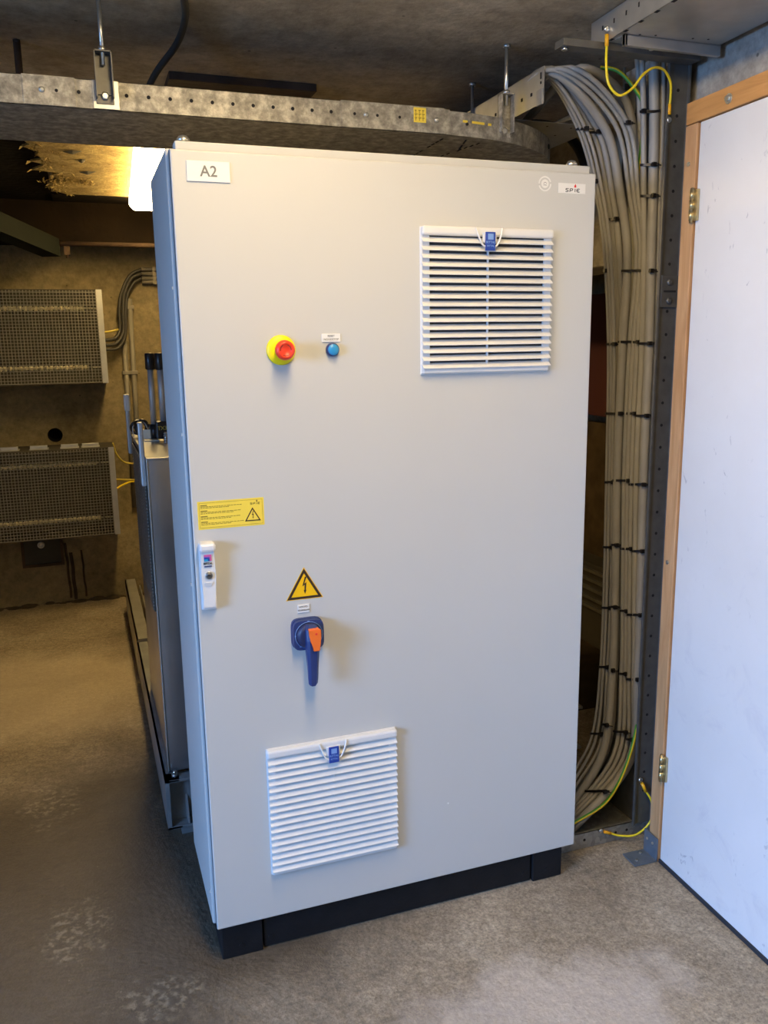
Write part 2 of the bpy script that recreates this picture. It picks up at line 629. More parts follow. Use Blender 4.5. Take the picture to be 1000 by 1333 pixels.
# ------------------------------------------------------------------ door in the right wall
d = wallify(bpy.data.objects.new('door_1', None))
C.objects.link(d)
tag(d, 'scuffed white flush door in a timber frame', None, None, 'structure')


def wchild(mb, name, mats, parent, label=None):
    """mesh given in the wall's own axes: x out of the wall, -y towards the front"""
    o = mb.build(name, mats)
    o.parent = parent
    if label: o['label'] = label
    return o


leaf = wchild(MB().box(.004, .044, -.90, -.002, .010, 2.022, bev=.002), 'door_leaf', M_door, d)
wchild(MB().box(-.001, .044, -.90, -.002, .001, .012), 'bottom_seal', M_rubber, d, 'black rubber bottom seal')
for z in (1.79, .262):
    h = MB()
    h.box(-.004, .003, -.016, -.003, z, z + .075, bev=.001)
    for k in range(3):
        h.cyl((-.007, .001, z + .002 + k * .0245), (-.007, .001, z + .0245 + k * .0245), .0062, n=14)
    h.cyl((-.007, .001, z - .004), (-.007, .001, z + .079), .0045, n=12)
    h.box(-.004, .001, .002, .012, z + .012, z + .063)
    wchild(h, 'hinge', M_brass, d, 'brass butt hinge')
# timber frame
jm = tag(MB().box(-.002, .086, .002, .047, 0.0, 2.022, bev=.002).build('trim_2', M_wood), 'vertical pine door jamb with knots', None, None, 'structure')
wallify(jm)
s_ = MB()
for z in (1.93, .9):
    s_.cyl((-.002, .028, z), (-.0045, .028, z), .0055, n=12)
    s_.cyl((-.0045, .028, z), (-.0052, .028, z), .0025, n=6)
wchild(s_, 'screw', M_zinc, jm)
lt = tag(MB().box(-.002, .086, -.95, .047, 2.024, 2.076, bev=.002).build('trim_3', M_wood2), 'orange brown timber lintel over the white door', None, None, 'structure')
wallify(lt)
s_ = MB()
s_.cyl((-.002, -.108, 2.048), (-.004, -.108, 2.048), .0115, n=20)
s_.cyl((-.004, -.108, 2.048), (-.010, -.108, 2.048), .0068, n=6)
wchild(s_, 'lag_bolt', M_zinc, lt)
j2 = tag(MB().box(-.002, .086, -.95, -.905, 0, 2.022).build('trim_4', M_wood), None, None, None, 'structure')
wallify(j2)
# angle bracket screwed to the jamb's foot and to the floor
br = thing('angle_bracket', (1.24, .0, 0), 'small blue grey angle bracket screwed to the floor at the door jamb', 'bracket')
b = MB()
m_ = Matrix.Translation(W0) @ Matrix.Rotation(WA, 4, 'Z')
b.box(-.008, -.004, .0, .062, .002, .075, mat=m_)
b.box(-.080, -.004, .0, .062, .002, .006, mat=m_)
b.build('plate', M_angle, br)
for (x, y, z, ax) in ((-.009, .018, .052, 'x'), (-.009, .044, .052, 'x'), (-.062, .018, .0065, 'z'), (-.03, .046, .0065, 'z')):
    p = m_ @ Vector((x, y, z))
    q = m_ @ (Vector((x, y, z)) + (Vector((-.0025, 0, 0)) if ax == 'x' else Vector((0, 0, .0025))))
    MB().cyl(p, q, .0042, n=12).build('screw', M_zinc, br)

# ------------------------------------------------------------------ the electrical cabinet (front plane y = 0)
cab = thing('electrical_cabinet', (.5, .2, 0), 'tall light grey electrical cabinet with two white louvred vents, in the middle of the room', 'cabinet')
b = MB()
b.box(-.006, 1.0, .030, .400, .105, 1.900, bev=.004)
b.box(.0, .994, .004, .032, .112, 1.893, mi=1)
b.box(.012, .99, .012, .05, 1.890, 1.912, bev=.003)           # folded top rail
for z in (.19, .97, 1.31, 1.62):                               # pressed hinge nibs on the left edge
    b.box(-.0085, -.004, .034, .042, z, z + .006)
b.build('body', [M_cab, M_cab_in], cab)
pl = MB().box(.119, .881, .034, .05, .004, .104, bev=.002).build('plinth', M_plinth, cab)
pl['label'] = 'black plinth'
for (x0_, x1_) in ((.012, .115), (.885, .978)):
    MB().box(x0_, x1_, .028, .13, 0, .104, bev=.003).build('corner_block', M_plinth, pl)
for (x0_, x1_) in ((.012, .03), (.96, .978)):
    MB().box(x0_, x1_, .131, .39, .004, .104).build('side_panel', M_plinth, pl)
for x in (.06, .93):
    MB().cyl((x, .0285, .03), (x, .026, .03), .006, n=14).build('plinth_screw', M_plinth, pl)
for x in (.135, .86):
    MB().cyl((x, .0345, .03), (x, .032, .03), .006, n=14).build('plinth_screw', M_plinth, pl)
# door: folded sheet with rounded edges
dr = MB().box(0, 1.0, 0, .018, .108, 1.893, bev=.0035, seg=3).build('door', M_cab, cab)
for x, nm in ((.035, 0), (.965, 0)):
    e = MB()
    e.cyl((x, .055, 1.912), (x, .055, 1.918), .016, n=20)
    e.lathe([(.014, 0), (.0135, .006), (.009, .012), (.003, .014)], (x, .055, 1.918), 'z', 20)
    e.build('top_bolt', M_zinc, cab)


def grille(x0, z0, w, h):
    g = MB()
    # backing frame and side cheeks
    g.box(x0, x0 + w, -.004, 0, z0, z0 + h, bev=.0015)
    g.box(x0 + .003, x0 + w - .003, -.014, -.003, z0 + .003, z0 + .016, bev=.003)
    g.box(x0, x0 + w, -.021, -.003, z0 + h - .020, z0 + h, bev=.005)
    g.box(x0 + .002, x0 + .020, -.011, -.003, z0 + .004, z0 + h - .004)
    g.box(x0 + w - .020, x0 + w - .002, -.011, -.003, z0 + .004, z0 + h - .004)
    g.box(x0 + w / 2 - .0015, x0 + w / 2 + .0015, -.012, -.003, z0 + .01, z0 + h - .02)
    fr = g.build('vent_grille', M_white, cab)
    fr['label'] = 'white louvred vent grille'
    dk = MB().box(x0 + .020, x0 + w - .020, -.0055, -.0042, z0 + .012, z0 + h - .012).build('filter_mat', M_filter, fr)
    dk['label'] = 'grey filter mat behind the louvres'
    lv = MB()
    n_ = 17
    pitch = (h - .032) / n_
    for i in range(n_):
        z = z0 + .009 + i * pitch
        # blade: leans out at its bottom edge
        xs0, xs1 = x0 + .001, x0 + w - .001
        sec = [(-.0065, z + pitch * 1.02), (-.0205, z + pitch * .40), (-.0205, z + pitch * .30), (-.0185, z + pitch * .28), (-.0045, z + pitch * .90)]
        lv.poly([(xs0, y, zz) for y, zz in sec], (xs1 - xs0, 0, 0))
    lv.build('louvres', M_white, fr)
    # wire clip and badge at the top centre
    cx, zt = x0 + w * .49, z0 + h
    k = MB()
    w2 = .034
    k.tube([(cx - w2, -.021, zt - .001), (cx - w2 + .004, -.0245, zt - .015), (cx - w2 * .62, -.0255, zt - .036),
            (cx - w2 * .40, -.026, zt - .042), (cx - w2 * .1, -.026, zt - .043), (cx + w2 * .4, -.026, zt - .042), (cx + w2 * .62, -.0255, zt - .036),
            (cx + w2 - .004, -.0245, zt - .015), (cx + w2, -.021, zt - .001)], .0021, n=8)
    k.box(cx - .0165, cx + .0165, -.0265, -.019, zt - .034, zt - .012, bev=.001)
    k.build('clip', M_white, fr)['label'] = 'white bent clip'
    bd = MB()
    bd.box(cx - .0125, cx + .0125, -.0295, -.0255, zt - .052, zt - .011, mi=0, bev=.001)
    bd.box(cx - .007, cx + .007, -.0299, -.0294, zt - .028, zt - .015, mi=1)
    bd.build('badge', [M_badge, M_badge2], fr)['label'] = 'blue badge with a small pale square'
    text_mesh('badge_text', 'RITTAL', .0072, cx, -.0297, zt - .034, M_badge2, fr, extr=.0002, bold=.0001)
    text_mesh('badge_text', 'RITTAL', .0058, cx, -.0297, zt - .042, M_badge2, fr, extr=.0002, bold=.0001)


grille(.541, 1.428, .336, .331)
grille(.138, .227, .328, .333)

# name plate A2
a = MB().box(.031, .119, -.0035, 0, 1.832, 1.872, bev=.0008).build('name_plate', M_paper, cab)
a['label'] = 'white plate reading A2'
text_mesh('lettering', 'A2', .030, .0755, -.0037, 1.8515, M_ink_grey, a, bold=.0004)
# maker's sticker, top right
a = MB().box(.896, .971, -.0012, 0, 1.845, 1.868, bev=.0004).build('company_sticker', M_paper, cab)
a['label'] = 'white sticker reading SPIE with a red flame dot'


def spie(x, z, s, y, par, ink, dot):
    """rounded open lettering drawn as strokes; the last letter has no spine serif"""
    t = MB()
    L = {'S': [[(.9, .95), (.35, 1.0), (.1, .75), (.5, .52), (.85, .3), (.6, .02), (.05, .05)]],
         'P': [[(.12, 0), (.22, .95)], [(.22, .95), (.75, 1.0), (.95, .75), (.7, .45), (.2, .42)]],
         'I': [[(.45, 0), (.5, .95)]],
         'E': [[(.95, .95), (.45, 1.0), (.12, .6), (.3, .08), (.9, .05)], [(.16, .52), (.7, .52)]]}
    xx = x
    for ch, adv in (('S', 1.15), ('P', 1.15), ('I', .85), ('E', 1.1)):
        for st in L[ch]:
            t.tube([(xx + u * s, y, z + v * s * .78) for u, v in st], s * .085, n=5, sub=4)
        xx += adv * s
    t.build('lettering', ink, par)
    e = MB()
    cx, cz = x + (1.15 * 2 + .5) * s, z + s * 1.35
    e.cyl((cx, y + .0002, cz), (cx, y - .0004, cz), s * .30, n=16)
    e.poly([(cx - s * .18, y, cz + s * .2), (cx + s * .05, y, cz + s * .62), (cx + s * .22, y, cz + s * .18)], (0, -.0004, 0))
    e.build('flame_dot', dot, par)


spie(.9155, 1.8485, .0095, -.0015, a, M_ink, M_red_dot)
# round approval sticker
t = MB()
for k in range(22):
    if k % 11 == 5: continue
    a0 = 2 * PI * k / 22
    t.box(-.0022, .0022, -.0006, 0, -.0012, .0022, mat=Matrix.Translation((.8605, 0, 1.864)) @ Matrix.Rotation(a0, 4, 'Y') @ Matrix.Translation((0, 0, .0148)))
t.cyl((.8605, 0, 1.864), (.8605, -.0008, 1.864), .0098, n=28)
rs = t.build('approval_sticker', M_paper, cab)
rs['label'] = 'round white sticker with a broken outer ring'
t = MB()
for dx, dz, w_ in ((0, .003, .004), (-.003, .001, .003), (.0035, .0015, .003), (0, -.003, .009)):
    t.box(.8605 + dx - w_ / 2, .8605 + dx + w_ / 2, -.0011, -.0007, 1.864 + dz - .0005, 1.864 + dz + .0006)
t.build('print', M_ink_grey, rs)

# emergency stop
es = MB().lathe([(.0325, 0), (.0325, .003), (.031, .006), (.018, .0065)], (.2125, 0, 1.4905), n=40).build('emergency_stop', M_yellow, cab)
es['label'] = 'red mushroom emergency stop on a round yellow plate'
MB().lathe([(.0155, .006), (.0155, .022), (.013, .026), (.013, .032)], (.2125, 0, 1.4905), n=32).build('collar', M_yellow, es)
MB().lathe([(.014, .031), (.020, .033), (.0215, .038), (.021, .044), (.0165, .049), (.0135, .0495), (.0125, .0478), (.001, .0475)], (.2125, 0, 1.4905), n=36).build('push_knob', M_red, es)['label'] = 'red push knob'
ar = MB()
for a0 in (0, 2.09, 4.19):
    ar.tube([(.2125 + .0118 * math.cos(a0 + t), -.0481, 1.4905 + .0118 * math.sin(a0 + t)) for t in (0, .4, .8, 1.2)], .0007, n=5, sub=2)
ar.build('arrow_ring', M_sign_ink, es)
# reset button with its plate
a = MB().box(.3055, .3485, -.0025, 0, 1.5065, 1.5245, bev=.0006).build('label_plate', M_paper, cab)
a['label'] = 'small white plate reading RESET NOODSTOP'
text_mesh('lettering', 'RESET', .0062, .327, -.0027, 1.5195, M_ink_grey, a)
text_mesh('lettering', 'NOODSTOP', .0062, .327, -.0027, 1.5120, M_ink_grey, a)
pb = MB().lathe([(.0150, 0), (.0150, .007), (.0135, .0105), (.0118, .0108)], (.329, 0, 1.4895), n=32).build('push_button', M_navy, cab)
pb['label'] = 'round blue push button with a dark bezel'
MB().lathe([(.0118, .008), (.0122, .0125), (.0112, .0142), (.001, .0136)], (.329, 0, 1.4895), n=32).build('button_cap', M_blue, pb)['label'] = 'blue cap'


def warning(x, z, s, y, mfill, mink, par, name, lab):
    """triangle of side s centred on x, foot at z"""
    h = s * .866
    o = MB()

    def tri(k, yy, mi, th):
        cx, cz = x, z + h / 3
        pts = [(cx - s / 2 * k, yy, cz - h / 3 * k), (cx + s / 2 * k, yy, cz - h / 3 * k), (cx, yy, cz + 2 * h / 3 * k)]
        o.poly(pts, (0, -th, 0), mi)
    tri(1.06, y, 0, .0006)
    tri(1.0, y - .0006, 1, .0003)
    tri(.76, y - .0009, 0, .0003)
    w = o.build(name, [mfill, mink], par)
    if lab: w['label'] = lab
    bl = MB()
    q = lambda u, v: (x + u * s, y - .0012, z + v * s)
    bl.poly([q(.02, .63), q(-.06, .36), q(.005, .40), q(.0, .24), q(.035, .24), q(.06, .47), q(-.005, .43), q(.07, .63)], (0, -.0003, 0))
    bl.poly([q(-.025, .25), q(.01, .14), q(.055, .25)], (0, -.0003, 0))
    bl.build('lightning_bolt', mink, w)
    return w


warning(.2465, .920, .084, 0, M_sign, M_sign_ink, cab, 'warning_sign', 'yellow triangle with a black lightning bolt')
# yellow text sticker
st = MB().box(.0125, .1595, -.0006, 0, 1.1045, 1.1675).build('warning_sticker', M_sticker, cab)
st['label'] = 'yellow sticker with four short paragraphs, SPIE lettering and a lightning triangle'
t = MB()
for (x0_, x1_, z0_, z1_) in ((.0165, .1560, 1.1083, 1.1087), (.0165, .1560, 1.1634, 1.1638), (.0163, .0167, 1.1083, 1.1638), (.1557, .1561, 1.1083, 1.1638)):
    t.box(x0_, x1_, -.0010, -.0005, z0_, z1_)
z = 1.1585
for para in range(4):
    t.box(.019, .0335, -.0010, -.0005, z - .0009, z + .0009)
    z -= .0032
    for ln in range(2):
        x = .019
        end = .105 if ln == 0 else random.uniform(.08, .1)
        while x < end:
            w_ = random.uniform(.003, .009)
            t.box(x, x + w_, -.0009, -.0005, z - .0005, z + .0005)
            x += w_ + .0014
        z -= .0028
    z -= .0036
t.build('small_print', M_stick_ink, st)
spie(.1285, 1.1528, .0055, -.0008, st, M_stick_ink, M_stick_ink)
warning(.1335, 1.1155, .036, -.0006, M_sticker, M_sign_ink, st, 'triangle_symbol', None)

# swing handle of the door
hb = MB()
hb.box(.0085, .0425, -.010, 0, .922, 1.078, bev=.004)
hb.box(.0075, .0435, -.034, -.004, 1.060, 1.080, bev=.006)
hd = hb.build('door_handle', M_handle, cab)
hd['label'] = 'white swing handle with a round key lock'
g = MB()
g.poly([(.0105, -.026, 1.066), (.0405, -.026, 1.066), (.0415, -.024, 1.0), (.040, -.022, .975), (.0395, -.020, .930), (.0115, -.020, .930), (.0110, -.022, .975), (.0100, -.024, 1.0)], (0, .018, 0))
bmesh.ops.bevel(g.bm, geom=g.bm.edges[:], offset=.002, segments=2, affect='EDGES')
g.poly([(.016, -.0262, .990), (.033, -.0262, .990), (.0305, -.0235, .981), (.0185, -.0235, .981)], (0, .003, 0))
g.build('grip', M_handle, hd)
k = MB()
k.lathe([(.0088, .024), (.0088, .0268), (.0082, .0271), (.001, .0271)], (.0265, 0, 1.006), n=28)
k.lathe([(.0072, .0268), (.0070, .0276), (.001, .0276)], (.0265, 0, 1.006), n=24, mi=1)
k.box(.0215, .0315, -.0281, -.0270, 1.0050, 1.0072, mi=2)
k.build('key_lock', [M_zinc, M_galv_dk, M_black], hd)['label'] = 'round metal key lock'
lg = MB()
lx, lz = .0170, 1.0365
lg.box(lx, lx + .0165, -.0272, -.0262, lz + .003, lz + .0170, mi=0)
lg.box(lx, lx + .0125, -.0276, -.0270, lz + .003, lz + .0130, mi=1)
lg.box(lx, lx + .0115, -.0280, -.0274, lz + .003, lz + .0105, mi=2)
lg.box(lx, lx + .0085, -.0284, -.0278, lz + .003, lz + .0075, mi=3)
lg.box(lx, lx + .0165, -.0272, -.0262, lz - .0105, lz - .0080, mi=4)
lg.build('maker_logo', [M_magenta, M_violet, M_badge, M_cyan, M_navy], hd)['label'] = 'magenta, blue and cyan square logo'
text_mesh('maker_lettering', 'RITTAL', .0062, lx + .0083, -.0268, lz - .0030, M_ink, hd, extr=.0002, bold=.0003)

# main switch with its plate
a = MB().box(.2285, .2565, -.0025, 0, .8865, .9065, bev=.0006).build('label_plate', M_paper, cab)
a['label'] = 'small white plate reading HOOFD-SCHAKELAAR above the main switch'
text_mesh('lettering', 'HOOFD-', .0056, .2425, -.0027, .9010, M_ink, a)
text_mesh('lettering', 'SCHAKELAAR', .0050, .2425, -.0027, .8930, M_ink, a, spacing=.9)
b = MB()
cx, cz = .2475, .838
pts = []
for (sx, sz) in ((1, 1), (-1, 1), (-1, -1), (1, -1)):          # square plate with bowed sides
    pts.append((sx, sz))
out = []
for k in range(40):
    a0 = 2 * PI * (k + .5) / 40
    c_, s_ = math.cos(a0), math.sin(a0)
    r = (abs(c_) ** 5 + abs(s_) ** 5) ** (-1 / 5) * .0375
    out.append((r * c_, r * s_ * .98))
b.poly([(cx + u, 0, cz + v) for u, v in out], (0, -.010, 0))
b.poly([(cx + u * .97, -.010, cz + v * .97) for u, v in out], (0, -.014, 0))
rw = b.build('rotary_switch', M_navy, cab)
rw['label'] = 'dark blue main switch with an orange locking tab'
b = MB()
b.lathe([(.031, .023), (.0300, .0285), (.0265, .034), (.020, .037), (.001, .037)], (cx, 0, cz), n=40)
b.build('dial', M_navy_d, rw)
b = MB()
b.tube([(cx + .0325 * math.cos(t), -.0246, cz + .0325 * math.sin(t)) for t in [i * 2 * PI / 24 for i in range(24)]], .0007, n=5, closed=True, sub=1)
for (dx, dz) in ((-.020, -.026), (.024, -.024), (-.031, .001), (.0, .0335)):
    b.box(cx + dx - .0025, cx + dx + .0025, -.0248, -.0238, cz + dz - .0012, cz + dz + .0012)
b.build('dial_marks', M_badge2, rw)['label'] = 'pale position marks'
b = MB()
# grip: wide at the hub, tapering to a rounded end that hangs down
sec = []
for (z_, hw, yf, yb) in ((cz + .028, .012, -.036, -.03), (cz + .02, .0145, -.052, -.03), (cz - .005, .0150, -.056, -.03), (cz - .035, .0145, -.056, -.034),
                         (cz - .070, .0125, -.055, -.040), (cz - .100, .0115, -.054, -.042), (cz - .112, .0105, -.052, -.043), (cz - .117, .0070, -.050, -.045)):
    xo = cx + .0030 - (cz - z_) * .015
    sec.append([(xo - hw, yb, z_), (xo - hw, yf + .006, z_), (xo - hw * .55, yf, z_), (xo + hw * .55, yf, z_), (xo + hw, yf + .006, z_), (xo + hw, yb, z_)])
rings = [[b.bm.verts.new(p) for p in s_] for s_ in sec]
for A, B_ in zip(rings, rings[1:]):
    for k in range(6):
        b.bm.faces.new([A[k], A[(k + 1) % 6], B_[(k + 1) % 6], B_[k]])
b.bm.faces.new(rings[0]); b.bm.faces.new(rings[-1][::-1])
b.build('lever', M_navy, rw)
b = MB()
ox = cx + .006
b.poly([(ox - .0155, -.0565, cz + .024), (ox + .0135, -.0565, cz + .024), (ox + .0135, -.0565, cz - .002), (ox + .0105, -.0565, cz - .008), (ox + .0105, -.0565, cz - .028),
        (ox - .0055, -.0565, cz - .028), (ox - .0065, -.0565, cz - .012), (ox - .0120, -.0565, cz - .004), (ox - .0125, -.0565, cz + .010)], (0, -.006, 0))
bmesh.ops.bevel(b.bm, geom=b.bm.edges[:], offset=.0015, segments=2, affect='EDGES')
b.box(ox - .013, ox + .012, -.058, -.035, cz + .012, cz + .023, bev=.002)
b.build('locking_tab', M_orange, rw)['label'] = 'orange locking tab'
MB().cyl((ox + .002, -.0625, cz + .014), (ox + .002, -.0632, cz + .014), .0026, n=14).build('tab_hole', M_red_dot, rw)
MB().cyl((.612, 0, .318), (.612, -.0006, .318), .0022, n=10).build('paint_chip', M_paper, cab)['label'] = 'tiny white paint chip'

# ------------------------------------------------------------------ horizontal cable tray over the cabinet
def holes(mb, pts, r=.005, n_=None, mi=1, nrm=(0, -1, 0)):
    v = Vector(nrm)
    for p in pts:
        p = Vector(p)
        mb.cyl(p - v * .001, p + v * .0007, r, n=12, mi=mi)


ty, tz = .300, 2.030
tr = thing('cable_tray', (.2, .5, tz), 'weathered galvanised cable tray running above the cabinet, bending away at its right end', 'cable tray')
b = MB()
b.box(-1.6, .75, ty, ty + .36, tz, tz + .0015)
b.box(-1.6, .75, ty, ty + .0015, tz, tz + .062).box(-1.6, .75, ty + .3585, ty + .36, tz, tz + .062)
b.box(-1.6, .75, ty, ty + .010, tz + .0605, tz + .062)
holes(b, [(x, ty, tz + .034) for x in [-.158] + [-.055 + .0485 * k for k in range(11)]], .0042, mi=1)
b.build('straight_section', [M_galv2, M_hole], tr)
for (x0_, x1_, bolts, hh) in ((-.275, -.165, (-.235,), (-.205,)), (.455, .735, (.52, .712), (.49, .55, .61))):
    b = MB()
    b.box(x0_, x1_, ty - .0025, ty, tz + .001, tz + .063, bev=.0006)
    holes(b, [(x, ty - .0025, tz + .033) for x in hh], .0036, mi=1)
    sp_ = b.build('splice_plate', [M_galv2, M_hole], tr)
    sp_['label'] = 'mottled splice plate'
    for x in bolts:
        MB().lathe([(.0065, 0), (.006, .002), (.003, .0035)], (x, ty - .0025, tz + .033), n=14).build('splice_bolt', M_zinc, sp_)
b = MB()
ecx, ecy, Ro, Ri = .75, .82, .52, .16


def arc_pts(R, z, n_=20, a0=-PI / 2, a1=0.05):
    return [Vector((ecx + R * math.cos(a0 + (a1 - a0) * k / n_), ecy + R * math.sin(a0 + (a1 - a0) * k / n_), z)) for k in range(n_ + 1)]


o0, o1, i0, i1 = arc_pts(Ro, tz), arc_pts(Ro, tz + .058), arc_pts(Ri, tz), arc_pts(Ri, tz + .058)
V = lambda L: [b.bm.verts.new(p) for p in L]
A0, A1, B0, B1 = V(o0), V(o1), V(i0), V(i1)
A2, B2 = V([p + Vector((0, 0, .0015)) for p in o0]), V([p + Vector((0, 0, .0015)) for p in i0])
for k in range(20):
    b.bm.faces.new([A0[k], A0[k + 1], A1[k + 1], A1[k]])
    b.bm.faces.new([B0[k], B1[k], B1[k + 1], B0[k + 1]])
    b.bm.faces.new([A0[k], B0[k], B0[k + 1], A0[k + 1]])
bmesh.ops.delete(b.bm, geom=A2 + B2, context='VERTS')
b.box(1.22, 1.2715, ecy + .02, 2.8, tz, tz + .06, mi=0)
b.box(.91, 1.27, ecy + .02, 2.8, tz, tz + .0015)
eb = b.build('elbow', [M_galv2, M_hole], tr)
sm = eb.modifiers.new('sheet', 'SOLIDIFY'); sm.thickness = .0015
b = MB()
holes(b, [(.80, ty + .001, tz + .03), (.94, .3360, tz + .03), (.952, .3400, tz + .03)], .004, mi=0)
holes(b, [(1.155, .491, tz + .035)], .0075, mi=0, nrm=(.7, -.7, 0))
for (xa, ya, xb, yb) in ((.747, .31, .747, .655), (.81, .32, .85, .47), (.868, .33, .80, .655)):
    for k in range(12):
        if (k * 7) % 5 == 0: continue
        u = k / 12
        b.box(xa + (xb - xa) * u - .002, xa + (xb - xa) * u + .002, ya + (yb - ya) * u, ya + (yb - ya) * (u + .055), tz - .0016, tz - .0004)
b.build('elbow_slots', M_hole, tr)['kind'] = 'stuff'
# hangers
for (x, lab) in ((-.102, 'with the long bracket at the left, in front of the tray'), (.925, 'at the bend of the tray, right of the cabinet top')):
    yb_ = ty - .003 if x < 0 else .337
    h = thing('threaded_rod_hanger', (x, yb_ - .012, CEIL), 'threaded rod hanger ' + lab, 'hanger')
    b = MB()
    b.cyl((x, yb_ - .012, tz + .09), (x, yb_ - .012, CEIL), .0048, n=12)
    b.build('threaded_rod', M_zinc, h)
    MB().cyl((x, yb_ - .012, CEIL - .008), (x, yb_ - .012, CEIL), .010, n=6).build('nut', M_zinc, h)
    MB().cyl((x, yb_ - .012, tz + .118), (x, yb_ - .012, tz + .127), .009, n=6).build('nut', M_zinc, h)
    b = MB()
    w_ = .019
    b.box(x - w_, x + w_, yb_ - .003, yb_, tz + .012, tz + .118)
    b.box(x - w_, x - w_ + .0025, yb_ - .026, yb_, tz + .022, tz + .118)
    b.box(x + w_ - .0025, x + w_, yb_ - .026, yb_, tz + .022, tz + .118)
    b.box(x - w_, x + w_, yb_ - .026, yb_, tz + .115, tz + .118)
    b.box(x - w_ + .003, x + w_ - .003, yb_ - .007, yb_ - .003, tz + .03, tz + .06)
    b.build('bracket', M_galv_dk if x < 0 else M_galv2, h)
    MB().lathe([(.0095, 0), (.0095, .004), (.006, .006)], (x, yb_ - .003, tz + .028), n=6).build('bolt', M_zinc, h)
tag(MB().box(-.128, -.072, ty - .0022, ty - .0002, tz + .002, tz + .062, bev=.0004).build('backing_plate', M_galv_new), 'bright square steel plate behind the left hanger bracket', 'plate')
for (x, y_, lab) in ((.985, .66, 'thin threaded rod from the ceiling left of the sloping cable tray'), (-.29, .66, 'dark threaded rod at the far left behind the tray')):
    r_ = MB()
    r_.cyl((x, y_, tz + .002), (x, y_, CEIL), .0048 if x > 0 else .009, n=12)
    r_.cyl((x, y_, CEIL - .008), (x, y_, CEIL), .010, n=6)
    tag(r_.build('threaded_rod', M_zinc if x > 0 else M_rust), lab, 'rod')
# stickers on the tray
a = thing('tray_sticker', (.665, ty, tz), 'square yellow label with dark scribble stuck on the cable tray', 'label')
MB().box(.648, .682, ty - .0033, ty - .0026, tz + .024, tz + .0595).build('label_sheet', M_sticker, a)
t = MB()
for i in range(9):
    x = .651 + (i % 3) * .010
    z = tz + .052 - (i // 3) * .009
    t.box(x, x + random.uniform(.004, .008), ty - .0036, ty - .0032, z, z + .0016)
    t.box(x + .002, x + .0034, ty - .0036, ty - .0032, z - .006, z + .001)
t.build('scribble', M_stick_ink, a)
a = thing('marker_strip', (.84, .31, tz), 'short row of yellow and green marks on the tray elbow', 'label')
t = MB()
for (a0, a1) in ((.072, .098), (.125, .20), (.225, .245)):
    p0 = Vector((ecx + (Ro + .0012) * math.sin(a0), ecy - (Ro + .0012) * math.cos(a0), tz + .036))
    p1 = Vector((ecx + (Ro + .0012) * math.sin(a1), ecy - (Ro + .0012) * math.cos(a1), tz + .036))
    t.tube([p0, p1], .1, flat=(.006, .0012), sub=1)
t.build('marks', M_sticker, a)

# cables lying in that tray, one standing proud
for (pts, r_, lab) in (([(-1.5, .42, 2.045), (-.6, .45, 2.047), (0, .48, 2.05), (.5, .47, 2.047), (.72, .47, 2.045)], .012, 'dark power cable lying in the front tray, nearest the rim'),
                       ([(-1.5, .50, 2.046), (-.4, .52, 2.06), (.05, .56, 2.11), (.2, .55, 2.09), (.6, .52, 2.05)], .012, 'dark power cable arching up inside the front tray'),
                       ([(-1.5, .58, 2.046), (-.3, .60, 2.05), (.1, .60, 2.12), (.30, .60, 2.10), (.5, .58, 2.05)], .014, 'thick dark cable at the back of the front tray')):
    tag(MB().tube(pts, r_, n=10).build('power_cable', M_hose), lab, 'cable')
tag(MB().tube([(.075, .22, 2.262), (.095, .36, 2.26), (.088, .50, 2.245), (.040, .62, 2.20), (.012, .68, 2.14), (.015, .64, 2.08), (.05, .52, 2.045)], .0085, n=10).build('flexible_hose', M_hose),
    'dark grey flexible hose curving down from the ceiling into the tray', 'hose')
# timber strip let into the ceiling
tag(MB().box(.10, .535, .80, 1.0, CEIL - .022, CEIL, bev=.002).build('ceiling_board', M_rust), 'dark brown timber board fixed to the ceiling above the tray', 'board')

# ------------------------------------------------------------------ steel tray that brings the grey cables, and the drop
ct = thing('cable_tray', (1.15, .24, 2.115), 'bright galvanised tray above the right cabinet corner, its open end spilling grey cables', 'cable tray')
b = MB()
b.box(.990, 1.29, .42, 2.8, 2.112, 2.1135)
b.box(.990, .9915, .240, 2.8, 2.112, 2.200).box(1.2885, 1.29, .262, 2.8, 2.112, 2.172)
b.box(.990, 1.0, .262, 2.8, 2.1985, 2.200)
for k in range(12):
    b.box(.9885, .9901, .30 + k * .052, .308 + k * .052, 2.142, 2.150, mi=1)
b.box(.9885, .9901, .252, .258, 2.172, 2.188, mi=1).box(.9885, .9901, .252, .257, 2.160, 2.166, mi=1)
for k in range(10):
    for j in range(3):
        b.cyl((1.05 + j * .08, .46 + k * .09, 2.1114), (1.05 + j * .08, .46 + k * .09, 2.113), .0035, n=8, mi=1)
b.build('tray_body', [M_galv_new, M_hole], ct)
MB().box(.9850, .9905, .240, .272, 2.108, 2.146, bev=.001).build('end_clip', M_galv_new, ct)['label'] = 'shiny end clip'
tag(MB().tube([(1.36, 1.3, 2.17), (1.25, .98, 2.19), (1.24, .80, 2.20), (1.31, .70, 2.17), (1.35, .64, 2.10), (1.36, .60, 2.0), (1.36, .60, 1.86)], .016, n=14).build('flexible_hose', M_black),
    'black flexible hose arching down behind the grey cables', 'hose')

